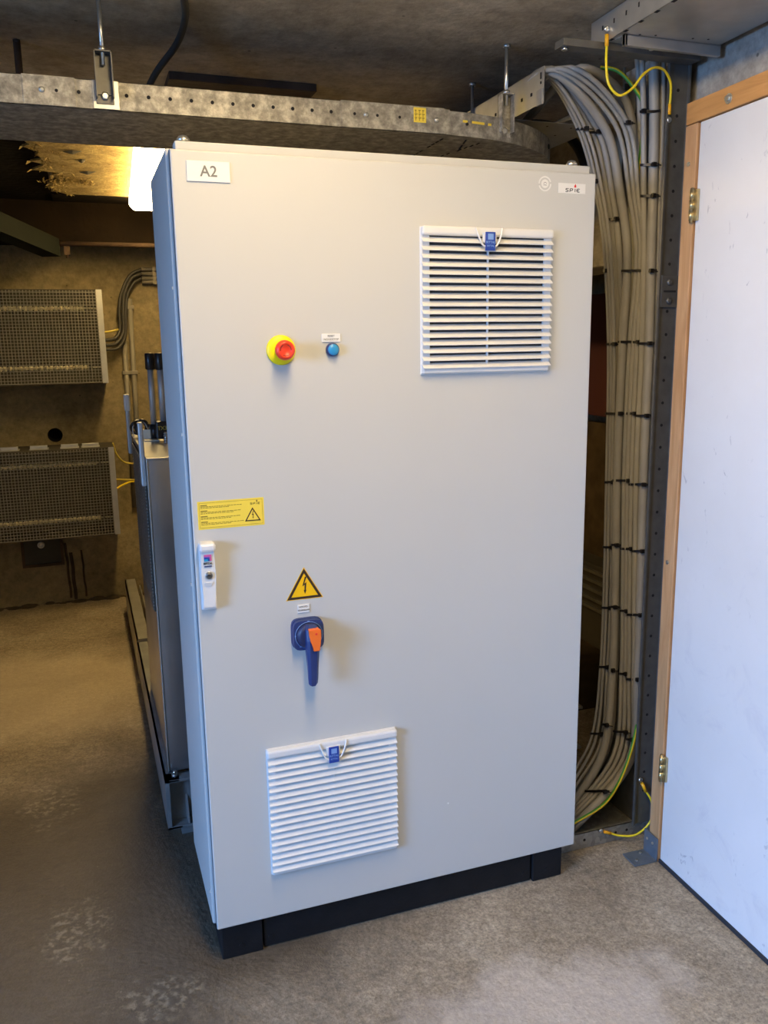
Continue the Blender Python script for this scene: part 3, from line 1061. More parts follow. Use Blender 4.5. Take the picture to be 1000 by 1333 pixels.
# wall tray with the vertical drop
vt = thing('cable_tray', (1.31, .1, 0), 'upright galvanised tray beside the door jamb, meeting a floor rail at its foot', 'cable tray')
b = MB()
b.box(1.272, 1.332, .100, .1015, 0.052, 2.215)
b.box(1.320, 1.336, .3585, .36, 0.052, 2.215)
b.box(1.3345, 1.336, .100, .36, 0.0, 2.215)
b.box(1.330, 1.336, .094, .1015, 0.0, 2.215)
b.box(1.268, 1.2735, .094, .1015, .052, 2.215)
holes(b, [(1.302, .100, .16 + .0615 * k) for k in range(33)], .0042, mi=1)
b.build('tray_body', [M_galv_dk, M_hole], vt)
b = MB()
b.box(1.276, 1.330, .094, .100, 1.585, 1.668, bev=.001)
for z in (1.602, 1.650):
    b.lathe([(.0085, 0), (.0085, .004), (.005, .006)], (1.300, .094, z), n=6)
b.box(1.283, 1.322, .0932, .0941, 1.624, 1.629, mi=1)
b.build('splice_plate', [M_galv_dk, M_hole], vt)
b = MB()
b.box(1.002, 1.336, .115, .1165, 0.002, .052).box(1.002, 1.336, .115, .122, .050, .052).box(1.002, 1.332, .1165, .36, 0.0, .0016).box(1.02, 1.332, .3585, .36, 0.002, .052)
holes(b, [(x, .115, .028) for x in (1.06, 1.11, 1.22, 1.26)], .0045, mi=1)
b.build('floor_rail', [M_galv, M_hole], vt)
# top tray over the door
tt = thing('cable_tray', (1.2, .05, 2.21), 'galvanised tray fixed under the ceiling above the white door', 'cable tray')
b = MB()
b.box(1.050, 1.335, -3.6, .115, 2.205, 2.2065)
b.box(1.050, 1.0515, -3.6, .115, 2.205, CEIL - .002).box(1.3335, 1.335, -3.6, .115, 2.205, CEIL - .002)
for k in range(16):
    y = .06 - k * .05
    b.box(1.0488, 1.0512, y, y + .004, 2.236, 2.246, mi=1)
for (x, y) in ((1.10, -.02), (1.14, -.025), (1.24, -.03), (1.28, -.035)):
    b.cyl((x, y, 2.2044), (x, y, 2.2056), .003, n=8, mi=1)
for k in range(14):
    b.box(1.0492, 1.0575, .02 - k * .06, .045 - k * .06 - .012, 2.2042, 2.2052, mi=1)
bmesh.ops.transform(b.bm, matrix=Matrix.Translation((1.335, 0, 0)) @ Matrix.Rotation(WA, 4, 'Z') @ Matrix.Translation((-1.335, 0, 0)), verts=b.bm.verts[:])
b.build('tray_body', [M_galv_new, M_hole], tt)
cb = thing('support_bracket', (1.2, .02, 2.2), 'steel cantilever bracket carrying the tray above the door', 'bracket')
b = MB()
b.box(1.062, 1.338, -.008, .004, 2.180, 2.205, bev=.001).box(1.062, 1.338, -.008, .030, 2.2025, 2.205)
b.box(1.062, 1.068, -.008, .004, 2.180, 2.262)
b.build('arm', M_galv_new, cb)
MB().cyl((1.155, .018, 2.185), (1.155, .018, 2.204), .006, n=6).build('bolt', M_zinc, cb)
sb = MB()
sb.box(.935, 1.33, .055, .095, 2.188, 2.2045, bev=.001)
sb = sb.build('support_rail', M_galv_dk)
tag(sb, 'dark steel rail crossing under the end of the tray over the door', 'rail')
MB().cyl((.950, .075, 2.188), (.950, .075, 2.183), .008, n=6).build('bolt', M_zinc, sb)
tag(MB().cyl((1.345, .40, 2.11), (1.345, .40, CEIL), .004, n=10).build('drop_rod', M_zinc), 'short steel rod hanging behind the striped earth cable under the dark rail', 'rod')


def jumper(pts, label, e0, e1):
    j = thing('earth_jumper', pts[0], label, 'cable')
    MB().tube(pts, .0032, n=8).build('wire', M_jy, j)
    for (p, q) in (e0, e1):
        MB().cyl(p, q, .0048, n=10).build('lug_sleeve', M_lug, j)['label'] = 'amber sleeve'
        p_, q_ = Vector(p), Vector(q)
        dd = (p_ - q_).normalized()
        MB().lathe([(.007, 0), (.007, .004), (.004, .005)], p_ + dd * .012 + Vector((0, .002, 0)), n=10).build('lug_screw', M_zinc, j)
    return j


jumper([(1.047, .045, 2.195), (1.044, .04, 2.151), (1.050, .035, 2.105), (1.077, .03, 2.081), (1.114, .03, 2.100), (1.146, .035, 2.134), (1.185, .045, 2.156), (1.226, .06, 2.158), (1.258, .075, 2.137), (1.272, .09, 2.105), (1.2735, .095, 2.085)],
       'thin yellow earth wire looping from the upper tray to the upright tray', ((1.046, .045, 2.218), (1.047, .045, 2.192)), ((1.2745, .095, 2.066), (1.2735, .095, 2.092)))
jumper([(1.302, .09, .165), (1.318, .08, .133), (1.322, .075, .088), (1.308, .08, .051), (1.268, .085, .026), (1.222, .10, .026), (1.195, .108, .036)],
       'short yellow earth wire between the upright tray and the floor rail', ((1.292, .094, .188), (1.304, .089, .160)), ((1.176, .110, .043), (1.198, .108, .034)))

# cable paths (metres) and tie loops
CABLES = [
  ('cable', 0.0043, [(1.036,0.29,2.191),(1.145,0.32,2.074),(1.211,0.32,1.902),(1.245,0.32,1.745),(1.27,0.32,1.484),(1.28,0.32,1.124),(1.287,0.32,0.702),(1.284,0.32,0.446),(1.261,0.32,0.238),(1.193,0.32,0.116)]),
  ('cable', 0.0050, [(1.028,0.275,2.191),(1.147,0.305,2.071),(1.211,0.305,1.899),(1.246,0.305,1.744),(1.27,0.305,1.484),(1.281,0.305,1.126),(1.288,0.305,0.706),(1.285,0.305,0.452),(1.265,0.305,0.231),(1.184,0.305,0.096)]),
  ('cable', 0.0050, [(1.021,0.26,2.192),(1.152,0.29,2.068),(1.214,0.29,1.897),(1.246,0.29,1.742),(1.27,0.29,1.484),(1.281,0.29,1.128),(1.292,0.29,0.71),(1.289,0.29,0.457),(1.273,0.29,0.223),(1.175,0.29,0.081)]),
  ('cable', 0.0085, [(1.038,0.29,2.206),(1.191,0.32,2.077),(1.251,0.32,1.903),(1.282,0.32,1.746),(1.307,0.32,1.484),(1.324,0.32,1.121),(1.336,0.32,0.696),(1.33,0.32,0.439),(1.309,0.32,0.189),(1.196,0.32,0.034)]),
  ('cable', 0.0085, [(1.026,0.265,2.202),(1.192,0.295,2.072),(1.25,0.295,1.899),(1.28,0.295,1.744),(1.303,0.295,1.484),(1.315,0.295,1.125),(1.326,0.295,0.705),(1.324,0.295,0.45),(1.304,0.295,0.194),(1.18,0.295,0.029)]),
  ('cable', 0.0125, [(1.01,0.23,2.192),(1.194,0.26,2.064),(1.251,0.26,1.894),(1.281,0.26,1.74),(1.278,0.26,1.484),(1.277,0.26,1.132),(1.287,0.26,0.719),(1.288,0.26,0.469),(1.265,0.26,0.213),(1.158,0.26,0.048)]),
  ('cable', 0.0065, [(1.004,0.205,2.188),(1.205,0.235,2.075),(1.264,0.235,1.89),(1.294,0.235,1.738),(1.284,0.235,1.484),(1.283,0.235,1.135),(1.297,0.235,0.726),(1.304,0.235,0.476),(1.288,0.235,0.215),(1.142,0.235,0.043)]),
  ('cable', 0.0065, [(1.02,0.19,2.187),(1.214,0.22,2.081),(1.268,0.22,1.888),(1.296,0.22,1.736),(1.286,0.22,1.484),(1.285,0.22,1.137),(1.298,0.22,0.73),(1.307,0.22,0.481),(1.294,0.22,0.213),(1.133,0.22,0.041)]),
  ('cable', 0.0065, [(1.044,0.175,2.187),(1.226,0.205,2.069),(1.27,0.205,1.886),(1.295,0.205,1.735),(1.288,0.205,1.484),(1.288,0.205,1.139),(1.3,0.205,0.734),(1.31,0.205,0.486),(1.301,0.205,0.211),(1.124,0.205,0.041)]),
  ('cable', 0.0110, [(1.109,0.235,2.208),(1.252,0.265,2.153),(1.302,0.265,2.008),(1.319,0.265,1.887),(1.326,0.265,1.742),(1.332,0.265,1.483),(1.34,0.265,1.128),(1.35,0.265,0.711),(1.352,0.265,0.457),(1.336,0.265,0.181),(1.162,0.265,0.015)]),
  ('cable', 0.0075, [(1.248,0.185,2.246),(1.261,0.185,2.086),(1.273,0.185,1.883),(1.283,0.185,1.733),(1.289,0.185,1.484),(1.289,0.185,1.141),(1.302,0.185,0.739),(1.312,0.185,0.494),(1.304,0.185,0.21),(1.111,0.185,0.034)]),
  ('cable', 0.0135, [(1.276,0.175,2.249),(1.288,0.175,2.085),(1.295,0.175,1.882),(1.298,0.175,1.732),(1.305,0.175,1.484),(1.306,0.175,1.142),(1.316,0.175,0.741),(1.318,0.175,0.497),(1.305,0.175,0.22),(1.105,0.175,0.028)]),
  ('cable', 0.0075, [(1.262,0.225,2.256),(1.278,0.225,2.096),(1.292,0.225,1.89),(1.3,0.225,1.737),(1.329,0.225,1.483),(1.329,0.225,1.134),(1.34,0.225,0.723),(1.348,0.225,0.473),(1.336,0.225,0.203),(1.137,0.225,0.013)]),
  ('cable', 0.0080, [(1.305,0.175,2.252),(1.313,0.175,2.087),(1.315,0.175,1.883),(1.319,0.175,1.732),(1.323,0.175,1.483),(1.327,0.175,1.14),(1.333,0.175,0.739),(1.33,0.175,0.495),(1.315,0.175,0.231),(1.105,0.175,0.023)]),
  ('earth', 0.0050, [(1.176,0.265,2.218),(1.207,0.235,2.205),(1.24,0.215,2.168),(1.275,0.205,2.111),(1.284,0.235,1.891),(1.313,0.265,1.741),(1.329,0.275,1.483),(1.353,0.275,1.126),(1.373,0.265,0.708),(1.369,0.235,0.414),(1.317,0.165,0.338),(1.264,0.145,0.21),(1.207,0.155,0.108),(1.098,0.165,0.054)]),
]
TIES = [
  [(1.14,0.323,2.074),(1.142,0.315,2.073),(1.144,0.3,2.07),(1.149,0.285,2.067),(1.158,0.287,2.068),(1.155,0.295,2.069),(1.15,0.31,2.072),(1.148,0.325,2.075)],
  [(1.185,0.325,2.069),(1.188,0.312,2.067),(1.189,0.287,2.062),(1.203,0.29,2.064),(1.2,0.303,2.066),(1.199,0.328,2.071)],
  [(1.192,0.323,1.939),(1.194,0.315,1.938),(1.193,0.3,1.936),(1.202,0.301,1.937),(1.2,0.31,1.938),(1.2,0.325,1.94)],
  [(1.255,0.326,1.84),(1.258,0.312,1.839),(1.256,0.287,1.836),(1.27,0.289,1.837),(1.268,0.303,1.838),(1.269,0.328,1.842)],
  [(1.245,0.323,1.698),(1.246,0.315,1.697),(1.254,0.317,1.698),(1.253,0.325,1.698)],
  [(1.269,0.268,1.693),(1.272,0.249,1.692),(1.287,0.229,1.691),(1.289,0.214,1.69),(1.289,0.199,1.688),(1.29,0.163,1.685),(1.311,0.166,1.687),(1.308,0.187,1.688),(1.298,0.211,1.69),(1.299,0.226,1.691),(1.297,0.241,1.692),(1.289,0.271,1.694)],
  [(1.265,0.323,1.489),(1.266,0.315,1.489),(1.266,0.3,1.489),(1.266,0.285,1.489),(1.275,0.286,1.489),(1.273,0.295,1.489),(1.273,0.31,1.489),(1.273,0.325,1.489)],
  [(1.267,0.268,1.495),(1.27,0.249,1.495),(1.28,0.228,1.495),(1.282,0.214,1.494),(1.284,0.199,1.494),(1.295,0.2,1.494),(1.293,0.211,1.494),(1.291,0.226,1.494),(1.289,0.242,1.495),(1.286,0.271,1.495)],
  [(1.282,0.19,1.49),(1.284,0.178,1.49),(1.296,0.163,1.49),(1.317,0.166,1.49),(1.314,0.187,1.49),(1.294,0.192,1.49)],
  [(1.271,0.323,1.285),(1.272,0.315,1.285),(1.272,0.3,1.286),(1.272,0.285,1.287),(1.269,0.249,1.29),(1.289,0.252,1.289),(1.285,0.271,1.288),(1.28,0.295,1.286),(1.28,0.31,1.285),(1.279,0.325,1.284)],
  [(1.277,0.24,1.291),(1.279,0.229,1.291),(1.281,0.214,1.292),(1.283,0.199,1.293),(1.294,0.2,1.293),(1.293,0.211,1.292),(1.29,0.226,1.291),(1.288,0.241,1.29)],
  [(1.282,0.19,1.288),(1.284,0.178,1.288),(1.297,0.163,1.289),(1.318,0.166,1.288),(1.315,0.187,1.286),(1.294,0.192,1.287)],
  [(1.276,0.323,1.075),(1.278,0.315,1.076),(1.278,0.3,1.079),(1.279,0.285,1.081),(1.288,0.286,1.08),(1.286,0.295,1.079),(1.285,0.31,1.077),(1.284,0.325,1.075)],
  [(1.267,0.268,1.089),(1.27,0.249,1.092),(1.28,0.229,1.094),(1.282,0.214,1.096),(1.293,0.215,1.095),(1.291,0.226,1.093),(1.289,0.241,1.091),(1.286,0.271,1.087)],
  [(1.283,0.21,1.085),(1.285,0.199,1.086),(1.285,0.178,1.09),(1.298,0.163,1.091),(1.319,0.166,1.088),(1.316,0.187,1.086),(1.296,0.192,1.087),(1.294,0.211,1.084)],
  [(1.279,0.323,0.871),(1.281,0.315,0.872),(1.282,0.3,0.875),(1.284,0.285,0.878),(1.293,0.286,0.877),(1.291,0.295,0.875),(1.289,0.31,0.872),(1.287,0.325,0.869)],
  [(1.271,0.268,0.891),(1.275,0.249,0.895),(1.294,0.252,0.891),(1.291,0.271,0.888)],
  [(1.285,0.24,0.884),(1.287,0.229,0.886),(1.288,0.214,0.889),(1.291,0.199,0.893),(1.302,0.2,0.891),(1.3,0.211,0.889),(1.298,0.226,0.886),(1.296,0.241,0.882)],
  [(1.29,0.19,0.888),(1.292,0.178,0.89),(1.304,0.163,0.893),(1.324,0.166,0.889),(1.321,0.187,0.885),(1.302,0.192,0.886)],
  [(1.282,0.323,0.674),(1.284,0.315,0.676),(1.284,0.3,0.68),(1.288,0.285,0.684),(1.297,0.286,0.682),(1.295,0.295,0.681),(1.291,0.31,0.677),(1.29,0.325,0.672)],
  [(1.276,0.268,0.694),(1.279,0.249,0.699),(1.299,0.252,0.694),(1.295,0.271,0.69)],
  [(1.292,0.24,0.688),(1.294,0.229,0.691),(1.295,0.214,0.695),(1.306,0.215,0.692),(1.304,0.226,0.69),(1.303,0.241,0.686)],
  [(1.296,0.21,0.684),(1.297,0.199,0.687),(1.299,0.178,0.693),(1.308,0.164,0.696),(1.328,0.166,0.692),(1.325,0.186,0.687),(1.309,0.192,0.688),(1.307,0.211,0.682)],
  [(1.28,0.323,0.477),(1.281,0.316,0.479),(1.282,0.3,0.485),(1.286,0.285,0.49),(1.295,0.286,0.487),(1.293,0.295,0.485),(1.289,0.31,0.48),(1.287,0.324,0.475)],
  [(1.322,0.326,0.46),(1.325,0.312,0.463),(1.28,0.249,0.494),(1.319,0.287,0.474),(1.332,0.289,0.47),(1.33,0.303,0.467),(1.295,0.271,0.484),(1.336,0.328,0.456)],
  [(1.297,0.24,0.483),(1.299,0.229,0.486),(1.302,0.214,0.492),(1.313,0.215,0.489),(1.311,0.226,0.486),(1.308,0.241,0.48)],
  [(1.303,0.21,0.476),(1.305,0.199,0.479),(1.307,0.178,0.487),(1.309,0.164,0.492),(1.329,0.166,0.487),(1.326,0.186,0.481),(1.317,0.192,0.48),(1.314,0.211,0.473)],
  [(1.258,0.323,0.251),(1.26,0.316,0.254),(1.264,0.3,0.26),(1.272,0.285,0.265),(1.281,0.286,0.262),(1.279,0.295,0.259),(1.271,0.31,0.254),(1.265,0.324,0.249)],
  [(1.262,0.268,0.307),(1.266,0.25,0.313),(1.311,0.313,0.277),(1.324,0.314,0.273),(1.321,0.327,0.269),(1.281,0.27,0.301)],
  [(1.286,0.24,0.292),(1.288,0.229,0.295),(1.294,0.214,0.301),(1.3,0.199,0.306),(1.31,0.2,0.303),(1.308,0.211,0.3),(1.302,0.226,0.294),(1.297,0.241,0.288)],
  [(1.299,0.19,0.286),(1.301,0.178,0.29),(1.3,0.164,0.297),(1.32,0.166,0.291),(1.316,0.186,0.284),(1.311,0.192,0.282)],
  [(1.189,0.239,0.107),(1.192,0.229,0.111),(1.197,0.214,0.118),(1.203,0.199,0.124),(1.209,0.164,0.142),(1.229,0.166,0.135),(1.224,0.186,0.128),(1.211,0.211,0.117),(1.205,0.226,0.11),(1.2,0.241,0.103)],
  [(1.253,0.19,2.095),(1.255,0.178,2.093),(1.279,0.163,2.091),(1.299,0.166,2.095),(1.296,0.187,2.098),(1.265,0.192,2.097)],
  [(1.261,0.19,1.962),(1.263,0.178,1.96),(1.283,0.163,1.959),(1.304,0.166,1.961),(1.301,0.187,1.964),(1.274,0.192,1.964)],
  [(1.219,0.21,2.069),(1.222,0.199,2.067),(1.268,0.255,2.083),(1.286,0.258,2.085),(1.282,0.275,2.088),(1.23,0.211,2.071)],
  [(1.266,0.19,1.883),(1.268,0.178,1.881),(1.286,0.163,1.88),(1.307,0.166,1.882),(1.304,0.187,1.884),(1.278,0.192,1.884)],
]
TIE_LABELS = [
  'black tie on the three thin left cables, near the top of the inner arc',
  'black tie on two cables left of the thick one, below the crest',
  'black tie on two thin left cables, level with the SPIE sticker',
  'black tie on two cables left of the thick one, at the upper vent top edge',
  'black tie on the outermost thin cable, beside the upper vent',
  'black tie on the right half of the bundle, beside the upper vent',
  'black tie on the three thin left cables, level with the emergency stop',
  'black tie on the thick left and three slim cables, level with the emergency stop',
  'black tie on the two right cables, level with the emergency stop',
  'black tie on the thin left cables plus thick one, between emergency stop and sticker level',
  'black tie on the three slim middle cables, between emergency stop and sticker level',
  'black tie on the two right cables, between emergency stop and sticker level',
  'black tie on the three thin left cables, just above the yellow sticker',
  'black tie on the thick left and two slim cables, just above the yellow sticker',
  'black tie on the three right cables, just above the yellow sticker',
  'black tie on the three thin left cables, level with the top of the door handle',
  'black tie on the thick left cable, level with the top of the door handle',
  'black tie on the three slim middle cables, level with the top of the door handle',
  'black tie on the two right cables, level with the top of the door handle',
  'black tie on the three thin left cables, level with the warning triangle',
  'black tie on the thick left cable, level with the warning triangle',
  'black tie on two slim middle cables, level with the warning triangle',
  'black tie on the three right cables, level with the warning triangle',
  'black tie on the three thin left cables, level with the switch lever tip',
  'black tie on the thick left cable plus two neighbours, level with the switch lever tip',
  'black tie on two slim middle cables, level with the switch lever tip',
  'black tie on the three right cables, level with the switch lever tip',
  'black tie on the three thin left cables, level with the lower vent top',
  'black tie on the thick left cable plus neighbour, level with the lower vent top',
  'black tie on the three slim middle cables, level with the lower vent top',
  'black tie on the two right cables, level with the lower vent top',
  'black tie on the slim cables and the thickest one, in the bottom bend',
  'black tie on the two right cables, straight below the tray over the door',
  'black tie on the two right cables, level with the top of the cabinet',
  'black tie on the two outermost arc cables, high on the outer arc',
  'black tie on the two right cables, just below the SPIE sticker',
]

labels_c = ['thinnest grey cable on the outer left of the bundle beside the cabinet', 'thin grey cable, second from the left in the bundle',
            'thin grey cable, third from the left in the bundle', 'grey cable showing left of the thick one, upper left arc of the bundle',
            'grey cable lying directly against the left of the thick one in the arc', 'thick grey cable in the left half of the vertical bundle',
            'slim grey cable just right of the thick left one', 'slim grey cable in the middle of the vertical bundle', 'slim grey cable right of the bundle middle',
            'grey cable making the highest outermost arc at the top of the drop', 'grey cable coming straight down left of the thickest one at the right',
            'thickest grey cable at the right of the bundle, beside the upright tray', 'grey cable running straight down behind the two right cables',
            'grey cable closest to the upright tray, half hidden by the thickest one']
for i, (nm, r_, pts) in enumerate(CABLES):
    if nm == 'cable':
        if pts[0][0] < 1.2:      # comes out of the tray
            x_, y_, z_ = pts[0]
            k = max(x_, 1.004 + r_)
            pre = [(k + .02 + .012 * (i % 5), 1.5, 2.114 + r_), (k + .01 + .01 * (i % 5), .80, 2.125 + r_), (k, .48, 2.165)]
            pts = pre + [(k, y_ + .02, z_)] + pts[1:]
        else:
            x_, y_, z_ = pts[0]
            pts = [(x_, y_, 2.262)] + pts
        tag(MB().tube(pts, r_, n=14, sub=7).build('grey_cable', M_cable), labels_c[i], 'cable')
    else:
        e = MB()
        e.tube(pts, r_, n=10, sub=7)
        # green stripe: alternate long strips of the tube's faces
        for k, f in enumerate(e.bm.faces):
            f.material_index = 1 if (k % 10) in (0, 1, 2, 5, 6, 7) else 0
        tag(e.build('earth_cable', [M_jy, M_grn]), 'yellow and green striped earth cable winding through the grey bundle', 'cable')
for i, lp in enumerate(TIES):
    zc = sum(p[2] for p in lp) / len(lp)
    t = MB()
    t.tube(lp, .1, closed=True, sub=3, flat=(.0068, .0020))
    hdp = Vector(lp[0 if i % 2 else len(lp) // 2])
    front = min(lp, key=lambda p: (Vector(p) - Vector((-.2, -1.84, 1.5))).length)
    f = Vector(front)
    t.box(f.x - .0055, f.x + .0055, f.y - .008, f.y + .001, f.z - .0055, f.z + .0055)
    t.tube([(f.x + .002, f.y - .005, f.z), (f.x + .016, f.y - .012, f.z - .003)], .0018, n=5, sub=1)
    tag(t.build('cable_tie', M_tie), TIE_LABELS[i], 'cable tie', 'black cable ties on the grey bundle')

# ------------------------------------------------------------------ lamps
def lamp(label, x, y0, y1, rz, emi, top=CEIL):
    L = y1 - y0
    t = thing('ceiling_lamp', (x, y0, top), label, 'lamp', None, rz)
    def at(mb, name, m):
        o = mb.build(name, m); o.parent = t
        return o
    b = MB()
    b.box(-.060, .060, 0, L, -.030, 0, bev=.004)
    at(b, 'housing', M_paper)
    b = MB()
    b.poly([(-.072, 0, -.030), (-.070, 0, -.048), (-.048, 0, -.072), (.048, 0, -.072), (.070, 0, -.048), (.072, 0, -.030)], (0, L, 0))
    bmesh.ops.bevel(b.bm, geom=b.bm.edges[:], offset=.003, segments=2, affect='EDGES')
    at(b, 'diffuser', emi)['label'] = 'glowing ribbed diffuser'
    return t


lamp('bright fluorescent lamp on the ceiling behind the left top of the cabinet', .117, 1.50, 2.93, -.040, M_lamp)
lamp('fluorescent lamp on the higher ceiling in front of the cabinet', .18, -1.75, -.42, -.036, M_lamp_f, FC)

# ------------------------------------------------------------------ ochre insulation board under the ceiling, torn at its left
ib = thing('insulation_board', (.3, 2.0, CEIL), 'torn ochre fibre board on the ceiling beside the rear lamp', 'board')
random.seed(3)
b = MB()
left = []
y = 1.15
while y < 2.80:
    left.append((-.315 - .02 * math.sin(y * 5) + random.uniform(-.035, .035) + (.05 if y > 2.3 else 0), y))
    y += .045
left.append((-.20, 2.86))
pts = left + [(1.35, 2.90), (1.35, 1.15)]
b.poly([(x, y, CEIL - .016) for x, y in pts], (0, 0, .0155))
b.build('board_sheet', M_fibre, ib)
b = MB()
for i in range(260):
    if i < 150:
        k = random.choice(left)
        cx, cy = k[0] + abs(random.gauss(0, .03)), k[1]
    elif i < 215:
        cx, cy = random.gauss(-.225, .030), random.gauss(2.52, .06)
    else:
        cx, cy = random.gauss(-.13, .05), random.gauss(2.50, .05)
    s_ = random.uniform(.008, .028)
    a0 = random.uniform(0, 6.28)
    p = Vector((cx, cy, CEIL - .016))
    q = p + Vector((math.cos(a0) * s_, math.sin(a0) * s_, -random.uniform(.002, .014)))
    r_ = p + Vector((math.cos(a0 + .8) * s_ * .8, math.sin(a0 + .8) * s_ * .8, -random.uniform(0, .006)))
    b.hull([p, q, r_, p + Vector((0, 0, .004))])
f = b.build('loose_fibres', M_fibre, ib)
f['kind'] = 'stuff'
b = MB()
for (x, y, l) in ((-.165, 1.86, .035), (-.105, 2.26, .035), (-.13, 2.02, .015)):
    b.hull([(x - l, y + .01, CEIL - .017), (x + l, y - .02, CEIL - .017), (x, y - .030, CEIL - .018), (x + .01, y + .022, CEIL - .017), (x, y, CEIL - .028)])
b.build('foil_tear', M_zinc, ib)['label'] = 'silvery foil showing in a tear'
struct('trim_5', MB().box(-2.29, -.27, 1.05, 3.12, CEIL - .008, CEIL - .0005), M_bitumen_and_shade)
struct('trim_6', MB().box(-.27, 1.45, 2.905, 3.12, CEIL - .012, CEIL - .0005), M_bitumen_and_shade)

# ------------------------------------------------------------------ ventilated resistor boxes on the back wall
def wire_box(zb, label, top_rails):
    x0, x1, y0, y1, H = -1.10, -.062, 3.10, 3.37, .500
    t = thing('resistor_box', ((x0 + x1) / 2, 3.38, zb), label, 'wire box')
    b = MB()
    b.box(x0, x1, y1 - .002, y1, zb, zb + H)
    b.box(x0, x1, y0 + .001, y1, zb + H - .002, zb + H)
    b.box(x0, x1, y0 + .001, y1, zb, zb + .002)
    b.box(x0, x0 + .002, y0, y1, zb, zb + H)
    b.box(x1 - .002, x1, y0, y1, zb, zb + H)
    b.box(x0, x1, y0, y0 + .0015, zb, zb + .012).box(x0, x1, y0, y0 + .0015, zb + H - .010, zb + H)
    for x in (x0 + .2, x1 - .2):
        b.box(x - .02, x + .02, y1, 3.399, zb + .04, zb + H - .04)
    b.build('housing', M_inbox, t)
    MB().box(x0, x0 + .030, y0 - .002, y0 + .001, zb, zb + H).build('edge_flange', M_galv_new, t)
    b = MB()
    b.box(x1 - .030, x1, y0 - .002, y0 + .001, zb, zb + H)
    b.box(x1 - .027, x1 - .006, y0 - .0028, y0 - .0018, zb + H - .020, zb + H - .006)
    b.build('edge_flange', M_galv_new, t)
    b = MB()
    p = .0165
    n_ = int((x1 - x0 - .04) / p)
    for i in range(n_ + 1):
        x = x1 - .032 - i * p
        b.box(x - .0015, x + .0015, y0 - .0005, y0 + .0015, zb + .005, zb + H - .005)
    for k in range(int((H - .01) / p) + 1):
        z = zb + .006 + k * p
        b.box(x0 + .01, x1 - .028, y0 - .002, y0 - .0002, z - .0015, z + .0015)
    b.build('wire_mesh', M_mesh, t)['label'] = 'square wire mesh front'
    for k, z in enumerate((zb + H - .095, zb + .085)):
        b = MB()
        b.cyl((x0 + .02, 3.20, z), (x1 - .02, 3.20, z), .005, n=10)
        x = x1 - .10
        while x > x0 + .06:
            b.cyl((x - .018, 3.20, z), (x, 3.20, z), .0125, n=12)
            b.cyl((x - .024, 3.20, z), (x - .018, 3.20, z), .0085, n=10)
            x -= .026
        b.build('insulator_row', M_ceramic, t)['label'] = 'cream ceramic insulators threaded on a rod'
    b = MB()
    x = x1 - .12
    while x > x0 + .08:
        b.tube([(x, 3.20, zb + .10), (x + .004, 3.235, zb + .14), (x, 3.24, zb + .25), (x - .004, 3.235, zb + .37), (x, 3.20, zb + .395)], .0045, n=6, sub=3)
        x -= .026
    b.box(x1 - .085, x1 - .075, 3.15, 3.26, zb + .01, zb + H - .01)
    b.build('resistor_coils', M_resist, t)
    if top_rails:
        for x in (-.18, -.29, -.45, -.60, -.78):
            b = MB()
            b.box(x - .055, x + .045, 3.14, 3.22, zb + H, zb + H + .003)
            b.box(x - .05, x + .04, 3.15, 3.17, zb + H + .003, zb + H + .022, bev=.002)
            b.build('mounting_bracket', M_galv_new, t)
    return t


wire_box(1.308, 'upper wire mesh box with ceramic resistors on the back wall', False)
wire_box(.452, 'lower wire mesh box on the back wall, metal brackets lying on its top', True)

# wall hatch below the boxes
h = thing('wall_hatch', (-.49, 3.39, .24), 'rusty square hatch frame low on the back wall under the lower mesh box', 'hatch')
b = MB()
for (a0, a1, c0, c1) in ((-.615, -.385, .235, .25), (-.615, -.385, .40, .415), (-.615, -.60, .25, .40), (-.40, -.385, .25, .40)):
    b.box(a0, a1, 3.375, 3.40, c0, c1)
b.build('frame', M_rust, h)
MB().box(-.60, -.40, 3.386, 3.40, .25, .40).build('cover', M_inbox, h)
MB().lathe([(.020, 0), (.020, .010), (.012, .012), (.012, .004), (.001, .004)], (-.505, 3.386, .365), n=20).build('ring_nut', M_zinc, h)
# rust runs under the hatch: thin crusts standing on the wall
for (x, z0_, z1_, w_, lab) in ((-.372, .02, .36, .007, 'left'), (-.345, .01, .30, .010, 'middle'), (-.285, .02, .31, .006, 'right')):
    b = MB()
    b.tube([(x + .006 * (1 - k / 6) + .002 * math.sin(k * 1.9), 3.400, z0_ + (z1_ - z0_) * k / 6) for k in range(7)], w_, n=8)
    tag(b.build('rust_run', M_rust), lab + ' of three dark rust runs on the wall right of the hatch', 'stain')

# conduits on the back wall
for (xt, xb, zt, zb_, lab) in ((.052, .040, 1.64, .55, 'left of the two vertical grey conduits on the back wall'), (.097, .082, 1.775, .55, 'right of the two vertical grey conduits on the back wall')):
    t = thing('wall_conduit', (xt, 3.38, zb_), lab, 'conduit')
    MB().cyl((xb, 3.378, zb_), (xt, 3.378, zt), .0145, n=14).build('pipe', M_conduit, t)
    for z in (1.726, 1.353):
        if z > zt + .1: continue
        x = xb + (xt - xb) * (z - zb_) / (zt - zb_)
        MB().box(x - .022, x + .022, 3.362, 3.40, z - .011, z + .011, bev=.003).build('clamp', M_conduit, t)
for k, z in enumerate((1.940, 1.915, 1.890, 1.868)):
    t = tag(MB().cyl((.175, 3.37, z), (1.4, 3.37, z), .0105, n=14).build('wall_conduit', M_conduit), ['topmost', 'second', 'third', 'lowest'][k] + ' of the four horizontal grey conduits beside the cabinet, high on the back wall', 'conduit')
    MB().box(.235, .252, 3.355, 3.40, z - .012, z + .012).build('clamp', M_conduit, t)
